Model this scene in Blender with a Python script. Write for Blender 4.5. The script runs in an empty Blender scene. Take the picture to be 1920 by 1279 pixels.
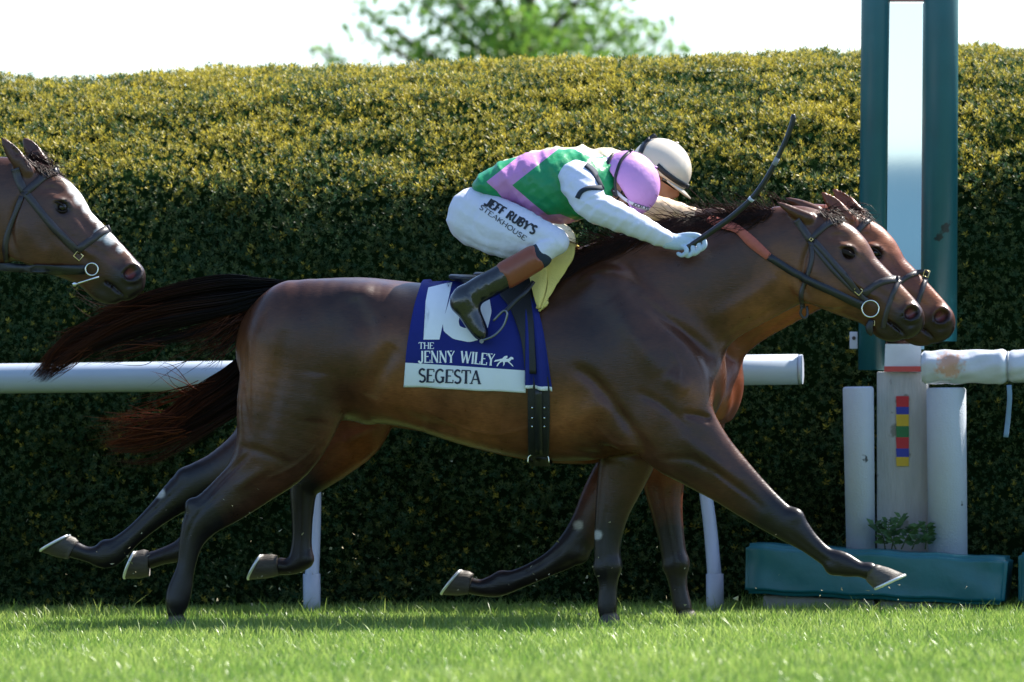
import bpy, bmesh, math, random
import numpy as np
from mathutils import Vector, Matrix
from mathutils.bvhtree import BVHTree

random.seed(7)
rng = np.random.default_rng(7)
scene = bpy.context.scene
COL = scene.collection

# ------------------------------------------------------------------ camera
F_PX, CX, CY = 12750.0, 960.0, 639.5        # focal length in photograph pixels
YAW, PITCH, ROLL = math.radians(8.0), 198.5 / 12750.0, 0.010
CAM = np.array([30 * math.sin(YAW), -30 * math.cos(YAW), 0.8])
_f = np.array([-math.sin(YAW) * math.cos(PITCH), math.cos(YAW) * math.cos(PITCH), math.sin(PITCH)])
_r0 = np.array([math.cos(YAW), math.sin(YAW), 0.0])
_u0 = np.cross(_r0, _f)
_r = _r0 * math.cos(ROLL) - _u0 * math.sin(ROLL)
_u = _u0 * math.cos(ROLL) + _r0 * math.sin(ROLL)

cd = bpy.data.cameras.new('camera')
cam = bpy.data.objects.new('camera', cd)
COL.objects.link(cam)
M = Matrix(((_r[0], _u[0], -_f[0], CAM[0]), (_r[1], _u[1], -_f[1], CAM[1]), (_r[2], _u[2], -_f[2], CAM[2]), (0, 0, 0, 1)))
cam.matrix_world = M
cd.sensor_width = 36.0
cd.lens = 36.0 * F_PX / 1920.0
cd.clip_end = 6000
cd.dof.use_dof = True
cd.dof.focus_distance = 30.0
cd.dof.aperture_fstop = 4.0
scene.camera = cam

# ------------------------------------------------------------------ light
SUN_EL, SUN_AZ = math.radians(50), math.radians(46)     # azimuth from +Y towards +X
world = bpy.data.worlds.new('World')
scene.world = world
world.use_nodes = True
wn = world.node_tree
sky = wn.nodes.new('ShaderNodeTexSky')
sky.sky_type = 'NISHITA'
sky.sun_disc = False
sky.sun_elevation = SUN_EL
sky.sun_rotation = SUN_AZ
sky.dust_density = 1.0
sky.ozone_density = 4.0
wn.nodes['Background'].inputs['Strength'].default_value = 0.115
wn.links.new(sky.outputs[0], wn.nodes['Background'].inputs['Color'])
sl = bpy.data.lights.new('sun', 'SUN')
sl.energy = 5.0
sl.angle = math.radians(0.53)
sl.color = (1.0, 0.94, 0.84)
sun = bpy.data.objects.new('sun', sl)
COL.objects.link(sun)
sdir = Vector((math.sin(SUN_AZ) * math.cos(SUN_EL), math.cos(SUN_AZ) * math.cos(SUN_EL), math.sin(SUN_EL)))
sun.rotation_euler = sdir.to_track_quat('Z', 'Y').to_euler()
sun.location = (10, 20, 20)
scene.view_settings.view_transform = 'Standard'
scene.view_settings.look = 'None'
scene.view_settings.gamma = 1.0
scene.view_settings.exposure = 1.4

# ------------------------------------------------------------------ pixel helpers
def ray(px, py):
    d = _f * F_PX + _r * (px - CX) - _u * (py - CY)
    return d / np.linalg.norm(d)
def P(px, py, Y=0.0):
    """photograph pixel -> point on the track-parallel plane y = Y"""
    d = ray(px, py)
    s = (Y - CAM[1]) / d[1]
    return CAM + d * s
def PZ(px, py, Z=0.0):
    d = ray(px, py)
    s = (Z - CAM[2]) / d[2]
    return CAM + d * s
def proj(p):
    q = np.asarray(p) - CAM
    z = q @ _f
    return CX + F_PX * (q @ _r) / z, CY - F_PX * (q @ _u) / z
def pxm(Y=0.0):
    """metres per photograph pixel at plane y = Y"""
    return (30.0 + Y) / F_PX

# ------------------------------------------------------------------ materials
def nodes_of(m):
    m.use_nodes = True
    nt = m.node_tree
    return nt, nt.nodes['Principled BSDF']
def mat(name, col, rough=0.6, var=0.15, scale=30.0, bump=0.0, bscale=200.0, metal=0.0, spec=0.5, coat=0.0, stretch=None, sheen=0.0):
    m = bpy.data.materials.new(name)
    nt, b = nodes_of(m)
    N, L = nt.nodes, nt.links
    tc = N.new('ShaderNodeTexCoord')
    n1 = N.new('ShaderNodeTexNoise'); n1.inputs['Scale'].default_value = scale; n1.inputs['Detail'].default_value = 6
    src = tc.outputs['Object']
    if stretch:
        mp = N.new('ShaderNodeMapping'); mp.inputs['Scale'].default_value = stretch
        L.new(src, mp.inputs['Vector']); src = mp.outputs[0]
    L.new(src, n1.inputs['Vector'])
    mx = N.new('ShaderNodeMix'); mx.data_type = 'RGBA'
    mx.inputs[6].default_value = tuple(c * (1 - var) for c in col) + (1,)
    mx.inputs[7].default_value = tuple(min(1, c * (1 + var)) for c in col) + (1,)
    L.new(n1.outputs['Fac'], mx.inputs[0])
    L.new(mx.outputs[2], b.inputs['Base Color'])
    b.inputs['Roughness'].default_value = rough
    b.inputs['Metallic'].default_value = metal
    b.inputs['Specular IOR Level'].default_value = spec
    b.inputs['Coat Weight'].default_value = coat
    if sheen: b.inputs['Sheen Weight'].default_value = sheen
    if bump:
        n2 = N.new('ShaderNodeTexNoise'); n2.inputs['Scale'].default_value = bscale; n2.inputs['Detail'].default_value = 5
        L.new(src, n2.inputs['Vector'])
        bp = N.new('ShaderNodeBump'); bp.inputs['Strength'].default_value = bump; bp.inputs['Distance'].default_value = 0.01
        L.new(n2.outputs['Fac'], bp.inputs['Height'])
        L.new(bp.outputs[0], b.inputs['Normal'])
    return m

def attr_mix(m, pairs, sharp=True):
    """overlay colours on the material's base colour: pairs = [(attribute, colour)], attribute > 0 (sharp) or 0..1 (smooth)"""
    nt = m.node_tree; b = nt.nodes['Principled BSDF']; N, L = nt.nodes, nt.links
    for a, col in pairs:
        src = b.inputs['Base Color'].links[0].from_socket
        at = N.new('ShaderNodeAttribute'); at.attribute_name = a
        fac = at.outputs['Fac']
        if sharp:
            g = N.new('ShaderNodeMath'); g.operation = 'GREATER_THAN'; g.inputs[1].default_value = 0.0
            L.new(fac, g.inputs[0]); fac = g.outputs[0]
        mx = N.new('ShaderNodeMix'); mx.data_type = 'RGBA'
        L.new(fac, mx.inputs[0]); L.new(src, mx.inputs[6]); mx.inputs[7].default_value = tuple(col) + (1,)
        L.new(mx.outputs[2], b.inputs['Base Color'])
    return m

def leaf_mat(name, c_a, c_b, attr='tint', transl=0.35, rough=0.45, spec=0.4):
    m = bpy.data.materials.new(name)
    nt, b = nodes_of(m); N, L = nt.nodes, nt.links
    at = N.new('ShaderNodeAttribute'); at.attribute_name = attr
    mx = N.new('ShaderNodeMix'); mx.data_type = 'RGBA'
    mx.inputs[6].default_value = tuple(c_a) + (1,); mx.inputs[7].default_value = tuple(c_b) + (1,)
    L.new(at.outputs['Fac'], mx.inputs[0])
    L.new(mx.outputs[2], b.inputs['Base Color'])
    b.inputs['Roughness'].default_value = rough
    b.inputs['Specular IOR Level'].default_value = spec
    tr = N.new('ShaderNodeBsdfTranslucent'); L.new(mx.outputs[2], tr.inputs['Color'])
    ms = N.new('ShaderNodeMixShader'); ms.inputs[0].default_value = transl
    L.new(b.outputs[0], ms.inputs[1]); L.new(tr.outputs[0], ms.inputs[2])
    L.new(ms.outputs[0], N['Material Output'].inputs['Surface'])
    return m

# ------------------------------------------------------------------ object helpers
def link(name, me, m=None, parent=None):
    o = bpy.data.objects.new(name, me)
    COL.objects.link(o)
    if m is not None and me is not None:
        me.materials.append(m)
    if parent is not None:
        o.parent = parent
        o.matrix_parent_inverse = parent.matrix_world.inverted()
    return o
def thing(name, label, cat, loc=(0, 0, 0), group=None):
    o = bpy.data.objects.new(name, None)
    COL.objects.link(o)
    o.empty_display_size = 0.1
    o.location = loc
    o.matrix_world = Matrix.Translation(Vector(loc))
    o['label'] = label; o['category'] = cat
    if group: o['group'] = group
    return o
def tag(o, label, cat, group=None):
    o['label'] = label; o['category'] = cat
    if group: o['group'] = group
    return o
def np_mesh(name, v, quads=None, tris=None, smooth=True, attrs=None):
    me = bpy.data.meshes.new(name)
    v = np.asarray(v, np.float32)
    nq = 0 if quads is None else len(quads); nt = 0 if tris is None else len(tris)
    me.vertices.add(len(v)); me.vertices.foreach_set('co', v.ravel())
    idx = []
    if nq: idx.append(np.asarray(quads, np.int32).ravel())
    if nt: idx.append(np.asarray(tris, np.int32).ravel())
    idx = np.concatenate(idx)
    me.loops.add(len(idx)); me.loops.foreach_set('vertex_index', idx)
    tot = np.concatenate([np.full(nq, 4, np.int32), np.full(nt, 3, np.int32)])
    st = np.concatenate([[0], np.cumsum(tot)[:-1]]).astype(np.int32)
    me.polygons.add(nq + nt)
    me.polygons.foreach_set('loop_start', st)
    me.polygons.foreach_set('loop_total', tot)
    me.polygons.foreach_set('use_smooth', np.full(nq + nt, smooth, bool))
    for k, a in (attrs or {}).items():
        at = me.attributes.new(k, 'FLOAT', 'POINT'); at.data.foreach_set('value', np.asarray(a, np.float32))
    me.update(calc_edges=True)
    me.validate()
    return me
def py_mesh(name, v, f, smooth=False):
    me = bpy.data.meshes.new(name)
    me.from_pydata([tuple(map(float, p)) for p in v], [], f)
    me.update()
    if smooth:
        me.polygons.foreach_set('use_smooth', [True] * len(me.polygons))
    return me
def catmull(pts, n):
    """dense Catmull-Rom resampling of rows (any number of columns)"""
    p = np.asarray(pts, float)
    if len(p) == 2:
        t = np.linspace(0, 1, n + 1)[:, None]
        return p[0] * (1 - t) + p[1] * t
    q = np.vstack([2 * p[0] - p[1], p, 2 * p[-1] - p[-2]])
    out = []
    for i in range(1, len(q) - 2):
        for j in range(n):
            t = j / n
            a, b, c, d = q[i - 1], q[i], q[i + 1], q[i + 2]
            out.append(0.5 * (2 * b + (c - a) * t + (2 * a - 5 * b + 4 * c - d) * t * t + (3 * b - a - 3 * c + d) * t ** 3))
    out.append(q[-2])
    return np.array(out)
def tube_mesh(name, pts, radii, seg=12, cap=True, smooth=True, flat=1.0):
    """tube through 3D points with a radius at each; flat < 1 squeezes it sideways (y)"""
    pts = np.asarray(pts, float); n = len(pts)
    radii = np.broadcast_to(np.asarray(radii, float), (n,))
    tan = np.gradient(pts, axis=0); tan /= np.linalg.norm(tan, axis=1)[:, None] + 1e-12
    ref = np.array([0, 1.0, 0]) if abs(tan[:, 1]).max() < 0.9 else np.array([1.0, 0, 0])
    v = []
    for i in range(n):
        a = np.cross(tan[i], ref); a /= np.linalg.norm(a) + 1e-12
        b = np.cross(tan[i], a)
        for k in range(seg):
            th = 2 * math.pi * k / seg
            v.append(pts[i] + radii[i] * (a * math.cos(th) + b * math.sin(th) * flat))
    f = []
    for i in range(n - 1):
        for k in range(seg):
            f.append((i * seg + k, i * seg + (k + 1) % seg, (i + 1) * seg + (k + 1) % seg, (i + 1) * seg + k))
    if cap:
        f.append(tuple(range(seg))[::-1]); f.append(tuple((n - 1) * seg + k for k in range(seg)))
    me = py_mesh(name, v, f, smooth)
    if cap and smooth:
        me.polygons[-1].use_smooth = False; me.polygons[-2].use_smooth = False
    return me
def box_mesh(name, cx, cy, cz, sx, sy, sz, bev=0.0, rotz=0.0, seg=2):
    bm = bmesh.new()
    bmesh.ops.create_cube(bm, size=1.0)
    bmesh.ops.scale(bm, vec=(sx, sy, sz), verts=bm.verts)
    if bev:
        bmesh.ops.bevel(bm, geom=bm.edges[:], offset=bev, segments=seg, affect='EDGES', profile=0.5)
    if rotz: bmesh.ops.rotate(bm, cent=(0, 0, 0), matrix=Matrix.Rotation(rotz, 3, 'Z'), verts=bm.verts)
    bmesh.ops.translate(bm, vec=(cx, cy, cz), verts=bm.verts)
    me = bpy.data.meshes.new(name); bm.to_mesh(me); bm.free()
    return me

# ------------------------------------------------------------------ implicit surfaces -> one continuous skin
class Field:
    def __init__(s, lo, hi, h):
        s.h = h; s.lo = np.array(lo, float)
        n = np.ceil((np.array(hi) - s.lo) / h).astype(int) + 1
        s.ax = [s.lo[i] + h * np.arange(n[i]) for i in range(3)]
        s.f = np.full(tuple(n), 9.0, np.float32)
    def sl(s, lo, hi):
        r = []
        for i in range(3):
            a = int(max(0, math.floor((lo[i] - s.lo[i]) / s.h))); b = int(min(len(s.ax[i]), math.ceil((hi[i] - s.lo[i]) / s.h) + 1))
            if b <= a: return None
            r.append(slice(a, b))
        return tuple(r)
    def chain(s, st, k=0.03, n=4, sub=False):
        """st rows: x, y, z, ra (in the side plane), rb (sideways); smooth union (or smooth cut with sub)"""
        st = np.asarray(st, float)
        d = catmull(st, n) if len(st) > 1 else np.vstack([st, st + [1e-4, 0, 0, 0, 0]])
        d[:, 3:] = np.maximum(d[:, 3:], 0.002)
        rad = d[:, 3:].max(axis=1)
        m = k + 3 * s.h
        box = s.sl((d[:, :3] - rad[:, None] - m).min(0), (d[:, :3] + rad[:, None] + m).max(0))
        if box is None: return
        tmp = np.full(s.f[box].shape, 9.0, np.float32)
        off = [b.start for b in box]
        for i in range(len(d) - 1):
            A, B = d[i], d[i + 1]
            R = max(rad[i], rad[i + 1]) + m
            b2 = s.sl(np.minimum(A[:3], B[:3]) - R, np.maximum(A[:3], B[:3]) + R)
            if b2 is None: continue
            b2 = tuple(slice(max(b2[j].start, box[j].start), min(b2[j].stop, box[j].stop)) for j in range(3))
            x = s.ax[0][b2[0]][:, None, None]; y = s.ax[1][b2[1]][None, :, None]; z = s.ax[2][b2[2]][None, None, :]
            ab = B[:3] - A[:3]; L2 = max(ab @ ab, 1e-12)
            t = np.clip(((x - A[0]) * ab[0] + (y - A[1]) * ab[1] + (z - A[2]) * ab[2]) / L2, 0, 1).astype(np.float32)
            din2 = (x - A[0] - t * ab[0]) ** 2 + (z - A[2] - t * ab[2]) ** 2
            dy2 = (y - A[1] - t * ab[1]) ** 2
            ra = A[3] + t * (B[3] - A[3]); rb = A[4] + t * (B[4] - A[4])
            q = np.sqrt(din2 / ra ** 2 + dy2 / rb ** 2)
            k1 = np.sqrt(din2 / ra ** 4 + dy2 / rb ** 4) + 1e-6
            dist = (q * (q - 1) / k1).astype(np.float32)
            ts = tuple(slice(b2[j].start - off[j], b2[j].stop - off[j]) for j in range(3))
            np.minimum(tmp[ts], dist, out=tmp[ts])
        a = s.f[box]
        if sub:
            t2 = -tmp
            hh = np.maximum(k - np.abs(a - t2), 0) / max(k, 1e-6)
            s.f[box] = np.maximum(a, t2) + hh * hh * k / 4
        else:
            hh = np.maximum(k - np.abs(a - tmp), 0) / max(k, 1e-6)
            s.f[box] = np.minimum(a, tmp) - hh * hh * k / 4
    def groove(s, pts, depth, sigma, ylo=-9, yhi=9):
        """dent (depth > 0) or ridge (depth < 0) along a path of (x, z) points, seen from the side"""
        pts = catmull(np.asarray(pts, float), 5)
        lo = pts.min(0) - 3 * sigma; hi = pts.max(0) + 3 * sigma
        box = s.sl((lo[0], ylo, lo[1]), (hi[0], yhi, hi[1]))
        if box is None: return
        x = s.ax[0][box[0]][:, None]; z = s.ax[2][box[2]][None, :]
        dm = np.full((x.shape[0], z.shape[1]), 9.0); wt = np.zeros_like(dm); ns = len(pts) - 1
        closed = np.hypot(*(pts[0] - pts[-1])) < 2.5 * sigma
        for i, (a, b) in enumerate(zip(pts[:-1], pts[1:])):
            ab = b - a; t = np.clip(((x - a[0]) * ab[0] + (z - a[1]) * ab[1]) / max(ab @ ab, 1e-12), 0, 1)
            dd = np.hypot(x - a[0] - t * ab[0], z - a[1] - t * ab[1])
            w = 1.0 + 0 * t if closed else 0.25 + 0.75 * np.sqrt(np.clip(np.sin(math.pi * (i + t) / ns), 0, 1))
            wt = np.where(dd < dm, w, wt); dm = np.minimum(dm, dd)
        s.f[box] += (depth * wt * np.exp(-(dm / sigma) ** 2)).astype(np.float32)[:, None, :]
    def wrinkle(s, ang, f_along, f_across, amp, seed):
        """cloth folds: ridged bands running along direction ang (side view), drifting with depth"""
        r = np.random.default_rng(seed)
        x = s.ax[0][:, None, None] - s.lo[0]; z = s.ax[2][None, None, :] - s.lo[2]; y = s.ax[1][None, :, None]
        a = x * math.cos(ang) + z * math.sin(ang); c = -x * math.sin(ang) + z * math.cos(ang)
        w = 0
        for k in range(3):
            ph = r.uniform(0, 6, 4)
            cc = c * f_across * (1 + 0.55 * k) + 1.1 * np.sin(a * f_along * (1 + .3 * k) + ph[0]) + 0.9 * np.sin(y * 14 + ph[1] + a * 4)
            w = w - (1 - 2 * np.abs(np.sin((cc + ph[2]) / 2)) ** 0.8) * (0.55 + 0.45 * np.sin(a * f_along * 0.8 + ph[3])) / (1 + 0.7 * k)
        s.f += (amp * w).astype(np.float32)
    def mesh(s, smooth_it=3):
        f = s.f; ins = f < 0
        nx, ny, nz = f.shape
        c = np.zeros((nx - 1, ny - 1, nz - 1), np.int8)
        for i in (0, 1):
            for j in (0, 1):
                for k in (0, 1):
                    c += ins[i:nx - 1 + i, j:ny - 1 + j, k:nz - 1 + k]
        act = (c > 0) & (c < 8)
        ids = np.full(c.shape, -1, np.int32)
        I, J, K = np.nonzero(act)
        ids[I, J, K] = np.arange(len(I))
        acc = np.zeros((len(I), 3)); cnt = np.zeros(len(I))
        cor = [(i, j, k) for i in (0, 1) for j in (0, 1) for k in (0, 1)]
        for a in cor:
            for ax in range(3):
                if a[ax]: continue
                b = list(a); b[ax] = 1
                fa = f[I + a[0], J + a[1], K + a[2]]; fb = f[I + b[0], J + b[1], K + b[2]]
                x = (fa < 0) != (fb < 0)
                t = np.where(x, fa / np.where(x, fa - fb, 1), 0)
                p = np.tile(np.array(a, float), (len(I), 1)); p[:, ax] += t
                acc += p * x[:, None]; cnt += x
        v = acc / cnt[:, None] + np.stack([I, J, K], 1)
        v = s.lo + v * s.h
        quads = []
        for ax in range(3):
            sh = [slice(None)] * 3; sh2 = [slice(None)] * 3
            sh[ax] = slice(0, -1); sh2[ax] = slice(1, None)
            e = ins[tuple(sh)] != ins[tuple(sh2)]
            o = [q for q in range(3) if q != ax]
            E = np.stack(np.nonzero(e), 1)
            ok = (E[:, o[0]] > 0) & (E[:, o[1]] > 0) & (E[:, o[0]] < f.shape[o[0]] - 1) & (E[:, o[1]] < f.shape[o[1]] - 1)
            E = E[ok]
            def cid(d0, d1):
                q = E.copy(); q[:, o[0]] -= d0; q[:, o[1]] -= d1
                return ids[q[:, 0], q[:, 1], q[:, 2]]
            Q = np.stack([cid(1, 1), cid(0, 1), cid(0, 0), cid(1, 0)], 1)
            pos = ins[E[:, 0], E[:, 1], E[:, 2]]
            if ax == 1: pos = ~pos
            Q[~pos] = Q[~pos][:, ::-1]
            quads.append(Q)
        quads = np.concatenate(quads)
        ed = np.concatenate([quads[:, [0, 1]], quads[:, [1, 2]], quads[:, [2, 3]], quads[:, [3, 0]]])
        for it in range(smooth_it):
            sm = np.zeros_like(v)
            n = np.bincount(ed[:, 0], minlength=len(v)) + np.bincount(ed[:, 1], minlength=len(v))
            for q in range(3):
                sm[:, q] = np.bincount(ed[:, 0], v[ed[:, 1], q], len(v)) + np.bincount(ed[:, 1], v[ed[:, 0], q], len(v))
            w = 0.5 if it % 2 == 0 else -0.42
            v = v + w * (sm / n[:, None] - v)
        return v, quads

def bvh_of(v, quads):
    return BVHTree.FromPolygons([tuple(p) for p in v.tolist()], quads.tolist())
def hit(bvh, px, py, off=0.0):
    """where the line through a pixel meets a surface, lifted off by off metres along its normal"""
    loc, nor, i, d = bvh.ray_cast(Vector(CAM), Vector(ray(px, py)))
    if loc is None: return None
    if nor.dot(Vector(ray(px, py))) > 0: nor = -nor
    return np.array(loc + nor * off)
def sdf_poly(px, py, poly):
    """signed distance (+ inside) of pixel arrays to a polygon"""
    poly = np.asarray(poly, float); d = np.full(px.shape, 1e9); ins = np.zeros(px.shape, bool)
    for a, b in zip(poly, np.roll(poly, -1, axis=0)):
        ab = b - a; t = np.clip(((px - a[0]) * ab[0] + (py - a[1]) * ab[1]) / (ab @ ab), 0, 1)
        d = np.minimum(d, np.hypot(px - a[0] - t * ab[0], py - a[1] - t * ab[1]))
        c = (a[1] > py) != (b[1] > py)
        with np.errstate(divide='ignore', invalid='ignore'):
            xi = a[0] + (py - a[1]) / (b[1] - a[1]) * (b[0] - a[0])
        ins ^= c & (px < xi)
    return np.where(ins, d, -d)
def ribbon(name, path, width, bvh, off, m, parent, thick=0.004, n=6, fallY=0.0, mirrorY=None, cols=3):
    """strap lying on a surface along a pixel path; mirrorY adds its twin on the far side of the body"""
    pth = catmull(np.array([list(p[:2]) + [p[2] if len(p) > 2 else width] for p in path], float), n)
    tan = np.gradient(pth[:, :2], axis=0); tan /= np.linalg.norm(tan, axis=1)[:, None]
    nrm = np.stack([-tan[:, 1], tan[:, 0]], 1)
    rows = []
    for i in range(len(pth)):
        rows.append([hit(bvh, *(pth[i, :2] + nrm[i] * pth[i, 2] * (c / (cols - 1) - 0.5)), off) for c in range(cols)])
    # fill misses from the nearest hit of the strap
    for i in range(len(rows)):
        for c in range(cols):
            if rows[i][c] is None:
                best = None
                for dj in range(len(rows)):
                    for j in (i - dj, i + dj):
                        if 0 <= j < len(rows):
                            for cc in range(cols):
                                if rows[j][cc] is not None and best is None: best = rows[j][cc]
                    if best is not None: break
                Y = best[1] if best is not None else fallY
                rows[i][c] = P(*(pth[i, :2] + nrm[i] * pth[i, 2] * (c / (cols - 1) - 0.5)), Y)
    v = np.array(rows).reshape(-1, 3)
    f = [(i * cols + c, i * cols + c + 1, (i + 1) * cols + c + 1, (i + 1) * cols + c) for i in range(len(rows) - 1) for c in range(cols - 1)]
    o = link(name, py_mesh(name, v, f, True), m, parent)
    sd = o.modifiers.new('s', 'SOLIDIFY'); sd.thickness = thick; sd.offset = 0.0
    if mirrorY is not None:
        w = v.copy(); w[:, 1] = 2 * mirrorY - w[:, 1]
        o2 = link(name, py_mesh(name, w, [tuple(reversed(g_)) for g_ in f], True), m, parent)
        sd = o2.modifiers.new('s', 'SOLIDIFY'); sd.thickness = thick; sd.offset = 0.0
    return o
def strands(name, rows, r, m, parent, attr=None):
    """hair: list of (n,3) arrays -> thin three-sided tapering tubes in one mesh"""
    n = rows[0].shape[0]; S = np.stack(rows)
    k = len(rows)
    r = np.broadcast_to(np.asarray(r, float), (k,))
    tan = np.gradient(S, axis=1); tan /= np.linalg.norm(tan, axis=2, keepdims=True) + 1e-9
    a = np.cross(tan, np.array([0, 1.0, 0.05])); a /= np.linalg.norm(a, axis=2, keepdims=True) + 1e-9
    b = np.cross(tan, a)
    prof = np.linspace(1, 0.0, n) ** 0.5; prof[-1] = 0.08
    R = (r[:, None] * prof[None, :])[..., None]
    V = np.stack([S + R * (a * math.cos(t) + b * math.sin(t)) for t in (0, 2.094, 4.189)], 2)
    V = V.reshape(-1, 3)
    i = np.arange(k)[:, None, None] * n * 3 + np.arange(n - 1)[None, :, None] * 3
    c = np.arange(3)[None, None, :]; c2 = (c + 1) % 3
    Q = np.stack([i + c, i + c2, i + 3 + c2, i + 3 + c], -1).reshape(-1, 4)
    at = {'tint': np.repeat(np.asarray(attr), n * 3)} if attr is not None and np.ndim(attr[0]) == 0 else ({'tint': np.repeat(np.stack(attr).reshape(-1), 3)} if attr is not None else None)
    return link(name, np_mesh(name, V, quads=Q, attrs=at), m, parent)

# ================================================================== the setting
def sines(x, y, seed, scale, octaves=3):
    r = np.random.default_rng(seed); out = 0; amp = 1.0
    for o in range(octaves):
        for k in range(4):
            th = r.uniform(0, 2 * math.pi); ph = r.uniform(0, 2 * math.pi); fr = scale * (2 ** o) * r.uniform(0.7, 1.4)
            out = out + amp * np.sin((x * math.cos(th) + y * math.sin(th)) * fr + ph) / 4
        amp *= 0.55
    return out

# ground: one sheet to the horizon
m_ground = mat('turf_soil', (0.05, 0.085, 0.018), 0.9, 0.45, 6.0, bump=0.5, bscale=60)
g = link('ground', py_mesh('ground', [(-3000, -3000, 0), (3000, -3000, 0), (3000, 3000, 0), (-3000, 3000, 0)], [(0, 1, 2, 3)]), m_ground)
g['kind'] = 'structure'

# unseen low rise added behind the camera to fill the mirror's reflection
m_backdrop = mat('backdrop_haze_blue', (0.016, 0.055, 0.085), 0.9, 0.4, 0.05)  # blue of distant haze put into the base colour
hv, hf = [], []
nx = 60
for i in range(nx):
    x = -900 + 1800 * i / (nx - 1)
    hgt = 24 + 5 * math.sin(x * 0.011) + 3 * math.sin(x * 0.031 + 1)
    for (yy, zz) in ((-480, -1), (-500, hgt * 0.6), (-520, hgt * 0.93), (-560, hgt), (-700, hgt * 0.8), (-900, -1)):
        hv.append((x, yy, zz))
for i in range(nx - 1):
    for k in range(5):
        hf.append((i * 6 + k, (i + 1) * 6 + k, (i + 1) * 6 + k + 1, i * 6 + k + 1))
o = link('mirror_backdrop', py_mesh('mirror_backdrop', hv, hf, True), m_backdrop); o['kind'] = 'structure'

# grass blades
def build_grass():
    cells = []
    # inside the picture and a little beyond it, thinning to the sides
    N = 260000
    y = rng.uniform(-8.6, 3.1, N)
    half = (30 + y) * 0.088 + 0.9
    xc = -y * math.tan(YAW)
    x = xc + rng.uniform(-1, 1, N) * half
    keep = rng.uniform(0, 1, N) < np.clip(0.62 + 0.5 * sines(x, y, 3, 5.0), 0.25, 1.0)
    x, y = x[keep], y[keep]
    n = len(x)
    tuft = np.clip(sines(x, y, 5, 3.5), -1, 1)
    h = 0.028 + 0.022 * rng.uniform(0, 1, n) + 0.022 * np.clip(tuft, 0, 1) + (rng.uniform(0, 1, n) > 0.96) * rng.uniform(0.015, 0.045, n)
    h *= np.where(y > 1.7, 1.25, 1.0)
    # a taller clump left of the planted hind foot
    tc = P(330, 1168, -0.5)
    h += 0.07 * np.exp(-((x - tc[0]) ** 2 + (y + 0.5) ** 2) / 0.012) * rng.uniform(0.3, 1, n)
    w = rng.uniform(0.0014, 0.0028, n)
    ang = rng.uniform(0, 2 * math.pi, n)
    lean = rng.uniform(0.1, 0.95, n) * h
    la = rng.uniform(0, 2 * math.pi, n)
    dx, dy = np.cos(la) * lean, np.sin(la) * lean
    bx, by = np.cos(ang) * w, np.sin(ang) * w
    V = np.empty((n, 5, 3), np.float32)
    V[:, 0] = np.stack([x - bx, y - by, np.full(n, -0.004)], 1)
    V[:, 1] = np.stack([x + bx, y + by, np.full(n, -0.004)], 1)
    V[:, 2] = np.stack([x + bx * .8 + dx * .35, y + by * .8 + dy * .35, h * .6], 1)
    V[:, 3] = np.stack([x - bx * .8 + dx * .35, y - by * .8 + dy * .35, h * .6], 1)
    V[:, 4] = np.stack([x + dx, y + dy, h], 1)
    b = np.arange(n)[:, None] * 5
    Q = b + np.array([[0, 1, 2, 3]]); T = b + np.array([[3, 2, 4]])
    tint = np.repeat(np.clip(rng.normal(0.45, 0.25, n) + 0.25 * tuft, 0, 1), 5)
    m = leaf_mat('grass_blade', (0.10, 0.22, 0.025), (0.38, 0.48, 0.12), transl=0.5, rough=0.34, spec=0.5)
    o = link('grass', np_mesh('grass', V.reshape(-1, 3), quads=Q, tris=T, attrs={'tint': tint}), m)
    o['kind'] = 'stuff'
build_grass()

# ------------------------------------------------------------------ hedge
HEDGE_PROF = np.array([(3.02, 0.0), (2.98, 0.5), (2.96, 1.1), (2.98, 1.7), (3.04, 2.02), (3.16, 2.17), (3.45, 2.36), (3.85, 2.56), (4.3, 2.71), (4.8, 2.74), (5.3, 2.62), (5.6, 2.2), (5.7, 1.0), (5.7, 0.0)])
def hedge_surface(s, x):
    """s along the profile (0..1), x along the hedge -> points, outward normals"""
    d = np.hypot(*np.diff(HEDGE_PROF, axis=0).T); c = np.concatenate([[0], np.cumsum(d)]) / d.sum()
    y = np.interp(s, c, HEDGE_PROF[:, 0]); z = np.interp(s, c, HEDGE_PROF[:, 1])
    e = 0.01
    ty = np.interp(s + e, c, HEDGE_PROF[:, 0]) - np.interp(s - e, c, HEDGE_PROF[:, 0])
    tz = np.interp(s + e, c, HEDGE_PROF[:, 1]) - np.interp(s - e, c, HEDGE_PROF[:, 1])
    l = np.hypot(ty, tz) + 1e-9
    ny, nz = -tz / l, ty / l
    z = z * (1.012 + 0.005 * x)                   # the clipped top rises a little along the course
    bump = 0.035 * sines(x, s * 8, 11, 3.0, 4) + 0.022 * sines(x, s * 8, 12, 17.0, 2)
    return np.stack([x, y + ny * bump, z + nz * bump], -1), np.stack([np.zeros_like(ny), ny, nz], -1)
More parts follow.
